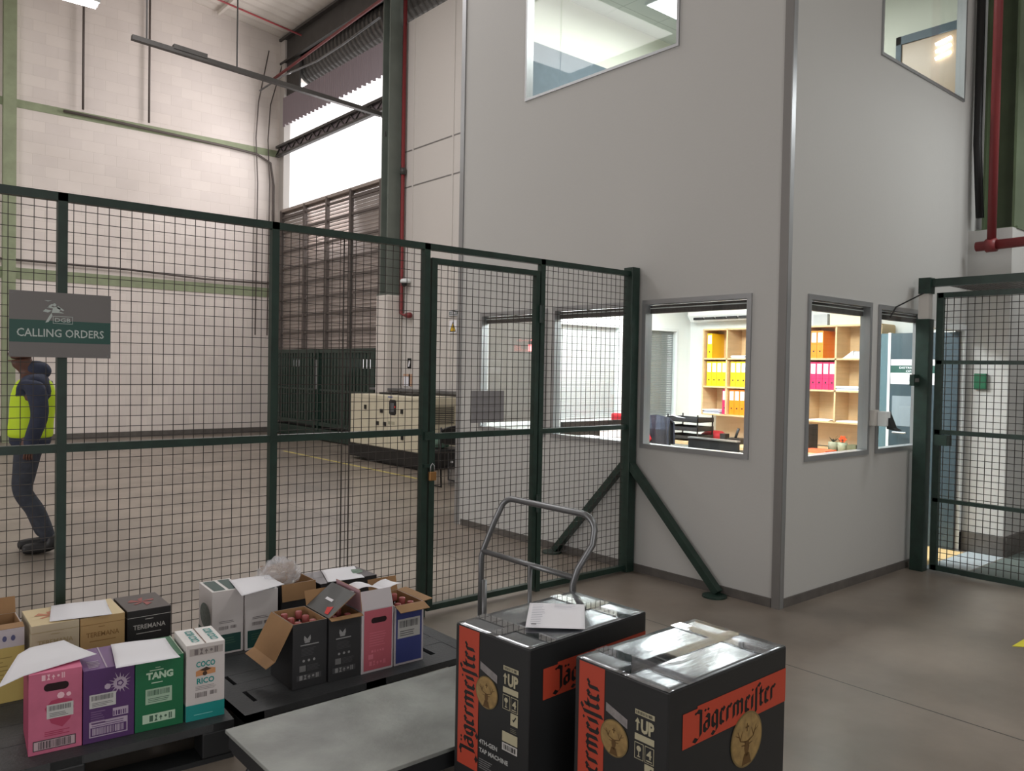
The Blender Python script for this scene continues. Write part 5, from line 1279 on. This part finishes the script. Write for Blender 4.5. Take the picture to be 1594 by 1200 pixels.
SKIN = mat('dark_brown_skin', (92, 60, 48), .55); HOOD = mat('navy_hooded_jacket', (48, 54, 74), .85, noise=(14, .15)); JEAN = mat('dark_denim', (54, 58, 68), .85, noise=(20, .2)); VEST = mat('lime_high_visibility_vest', (196, 226, 40), .7); VESTG = mat('grey_reflective_stripe', (176, 180, 172), .4); SHOE = mat('black_boots', (26, 26, 28), .5)
pt = thing('person', 'person walking left behind the fence in navy jacket, lime vest and dark jeans', 'person', (1.235, 7.42, 0), math.radians(166))
# local frame: +x forward, +y the person's left (towards the viewer)
pel = (0, 0, .93, (.10, .09)); sp1 = (-.01, 0, 1.08, (.13, .10)); sp2 = (-.02, 0, 1.25, (.16, .11)); sp3 = (-.03, 0, 1.37, (.10, .07)); nk = (.01, 0, 1.46, .05); hd0 = (.06, 0, 1.53, .072); hd1 = (.07, 0, 1.615, .088); hd2 = (.06, 0, 1.675, .06)
def leg(s_, kx, ax, az=.09, k=1.0, foot=True):
    hip = (0, s_*.095, .88, .092*k); kn = (kx, s_*.10, .50, .062*k); an = (ax, s_*.10, az, .045*k)
    return [[pel, hip, ((kx*.5), s_*.098, .70, .082*k), kn, (kx*.5+ax*.5-.01, s_*.10, (.5+az)/2+.04, .058*k), an] + ([(ax+.08, s_*.10, az-.045, .034), (ax+.16, s_*.10, az-.055, .026)] if foot else [])]
def arm(s_, k=1.0, hand=True):
    sh = (-.04, s_*.165, 1.35, .045*k); el = (-.09, s_*.24, 1.11, .04*k); wr = (-.02, s_*.215, .90, .034*k)
    ch = [[sp3, sh, (-.07, s_*.215, 1.24, .045*k), el, (-.05, s_*.235, 1.0, .038*k), wr]]
    if hand:
        pm = (-.01, s_*.205, .85, (.034, .018)); ch[0].append(pm)
        for i in range(4):
            o_ = (i-1.5)*.018; ch.append([pm, (-.005+o_, s_*.20, .812, .009), (.0+o_, s_*.195, .785-.004*abs(i-1), .0085), (-.005+o_, s_*.185, .762+.004*abs(i-1.2), .0075)])
        ch.append([(-.015, s_*.21, .875, .02), (.018, s_*.20, .855, .0105), (.03, s_*.19, .83, .009)]); ch.append([wr, (-.015, s_*.21, .875, .02)])
    return ch
body = [[pel, sp1, sp2, sp3, nk, hd0, hd1, hd2], [hd0, (.125, 0, 1.52, .03)], [hd1, (.158, 0, 1.585, .016)], [hd1, (.055, .088, 1.595, .016)], [hd1, (.055, -.088, 1.595, .016)]]
body += leg(1, .05, -.15, k=.78, foot=False) + leg(-1, .075, -.10, k=.78, foot=False) + arm(1) + arm(-1)
skin('body', body, SKIN, pt)
for s_ in (-1, 1):
    MB().lathe([(.003, -.006), (.011, 0), (.003, .006)], (.15, s_*.033, 1.61), mat('eye_white', (220, 216, 210), .3), 10).build('eye', pt, local=True, smooth=True)
MB().box(.132, .152, -.024, .024, 1.538, 1.546, mat('lips', (110, 58, 54), .5)).build('mouth', pt, local=True)
skin('hair', [[(.03, 0, 1.585, .086), (.035, 0, 1.65, .092), (.05, 0, 1.685, .076)]], mat('short_black_hair', (22, 20, 20), .9), pt)
skin('jeans', [[(0, 0, 1.0, (.135, .125)), (pel[0], pel[1], pel[2], (.14, .125))]] + [[(pel[0], 0, pel[2], .13)] + [(q[0], q[1], q[2], q[3] + .014) for q in leg(1, .05, -.15, foot=False)[0][1:]], [(pel[0], 0, pel[2], .13)] + [(q[0], q[1], q[2], q[3] + .014) for q in leg(-1, .075, -.10, foot=False)[0][1:]]], JEAN, pt)
J = [[(0, 0, .83, (.17, .165)), (0, 0, .93, (.16, .15)), (-.01, 0, 1.08, (.148, .125)), (-.02, 0, 1.25, (.165, .135)), (-.03, 0, 1.38, (.13, .11)), (-.03, 0, 1.44, .075)]]
for s_ in (1, -1): J.append([(-.03, 0, 1.38, .12), (-.04, s_*.17, 1.37, .082), (-.07, s_*.215, 1.24, .076), (-.09, s_*.24, 1.11, .068), (-.05, s_*.235, 1.0, .062), (-.025, s_*.22, .92, .058), (-.015, s_*.21, .86, .056)])
skin('jacket', J, HOOD, pt)
skin('hood', [[(-.12, 0, 1.40, (.06, .06)), (-.08, .0, 1.46, (.09, .10)), (-.01, 0, 1.475, (.085, .085)), (.03, 0, 1.46, (.06, .06))]], HOOD, pt)
vst = skin('vest', [[(.0, 0, .90, (.185, .175)), (.0, 0, .98, (.175, .165)), (-.01, 0, 1.08, (.17, .155)), (-.02, 0, 1.24, (.182, .155)), (-.03, 0, 1.36, (.15, .125)), (-.03, 0, 1.41, (.11, .09))]], VEST, pt)
skin('reflective_stripe', [[(.0, 0, 1.06, (.168, .155)), (0, 0, 1.10, (.168, .155))]], VESTG, pt, sub=2)
for s_, ax, az in ((1, -.15, .09), (-1, -.10, .09)):
    skin('boot', [[(ax-.01, s_*.10, az+.08, .066), (ax-.03, s_*.10, az-.03, .062), (ax+.08, s_*.10, az-.040, .052), (ax+.20, s_*.10, az-.048, .042)]], SHOE, pt)
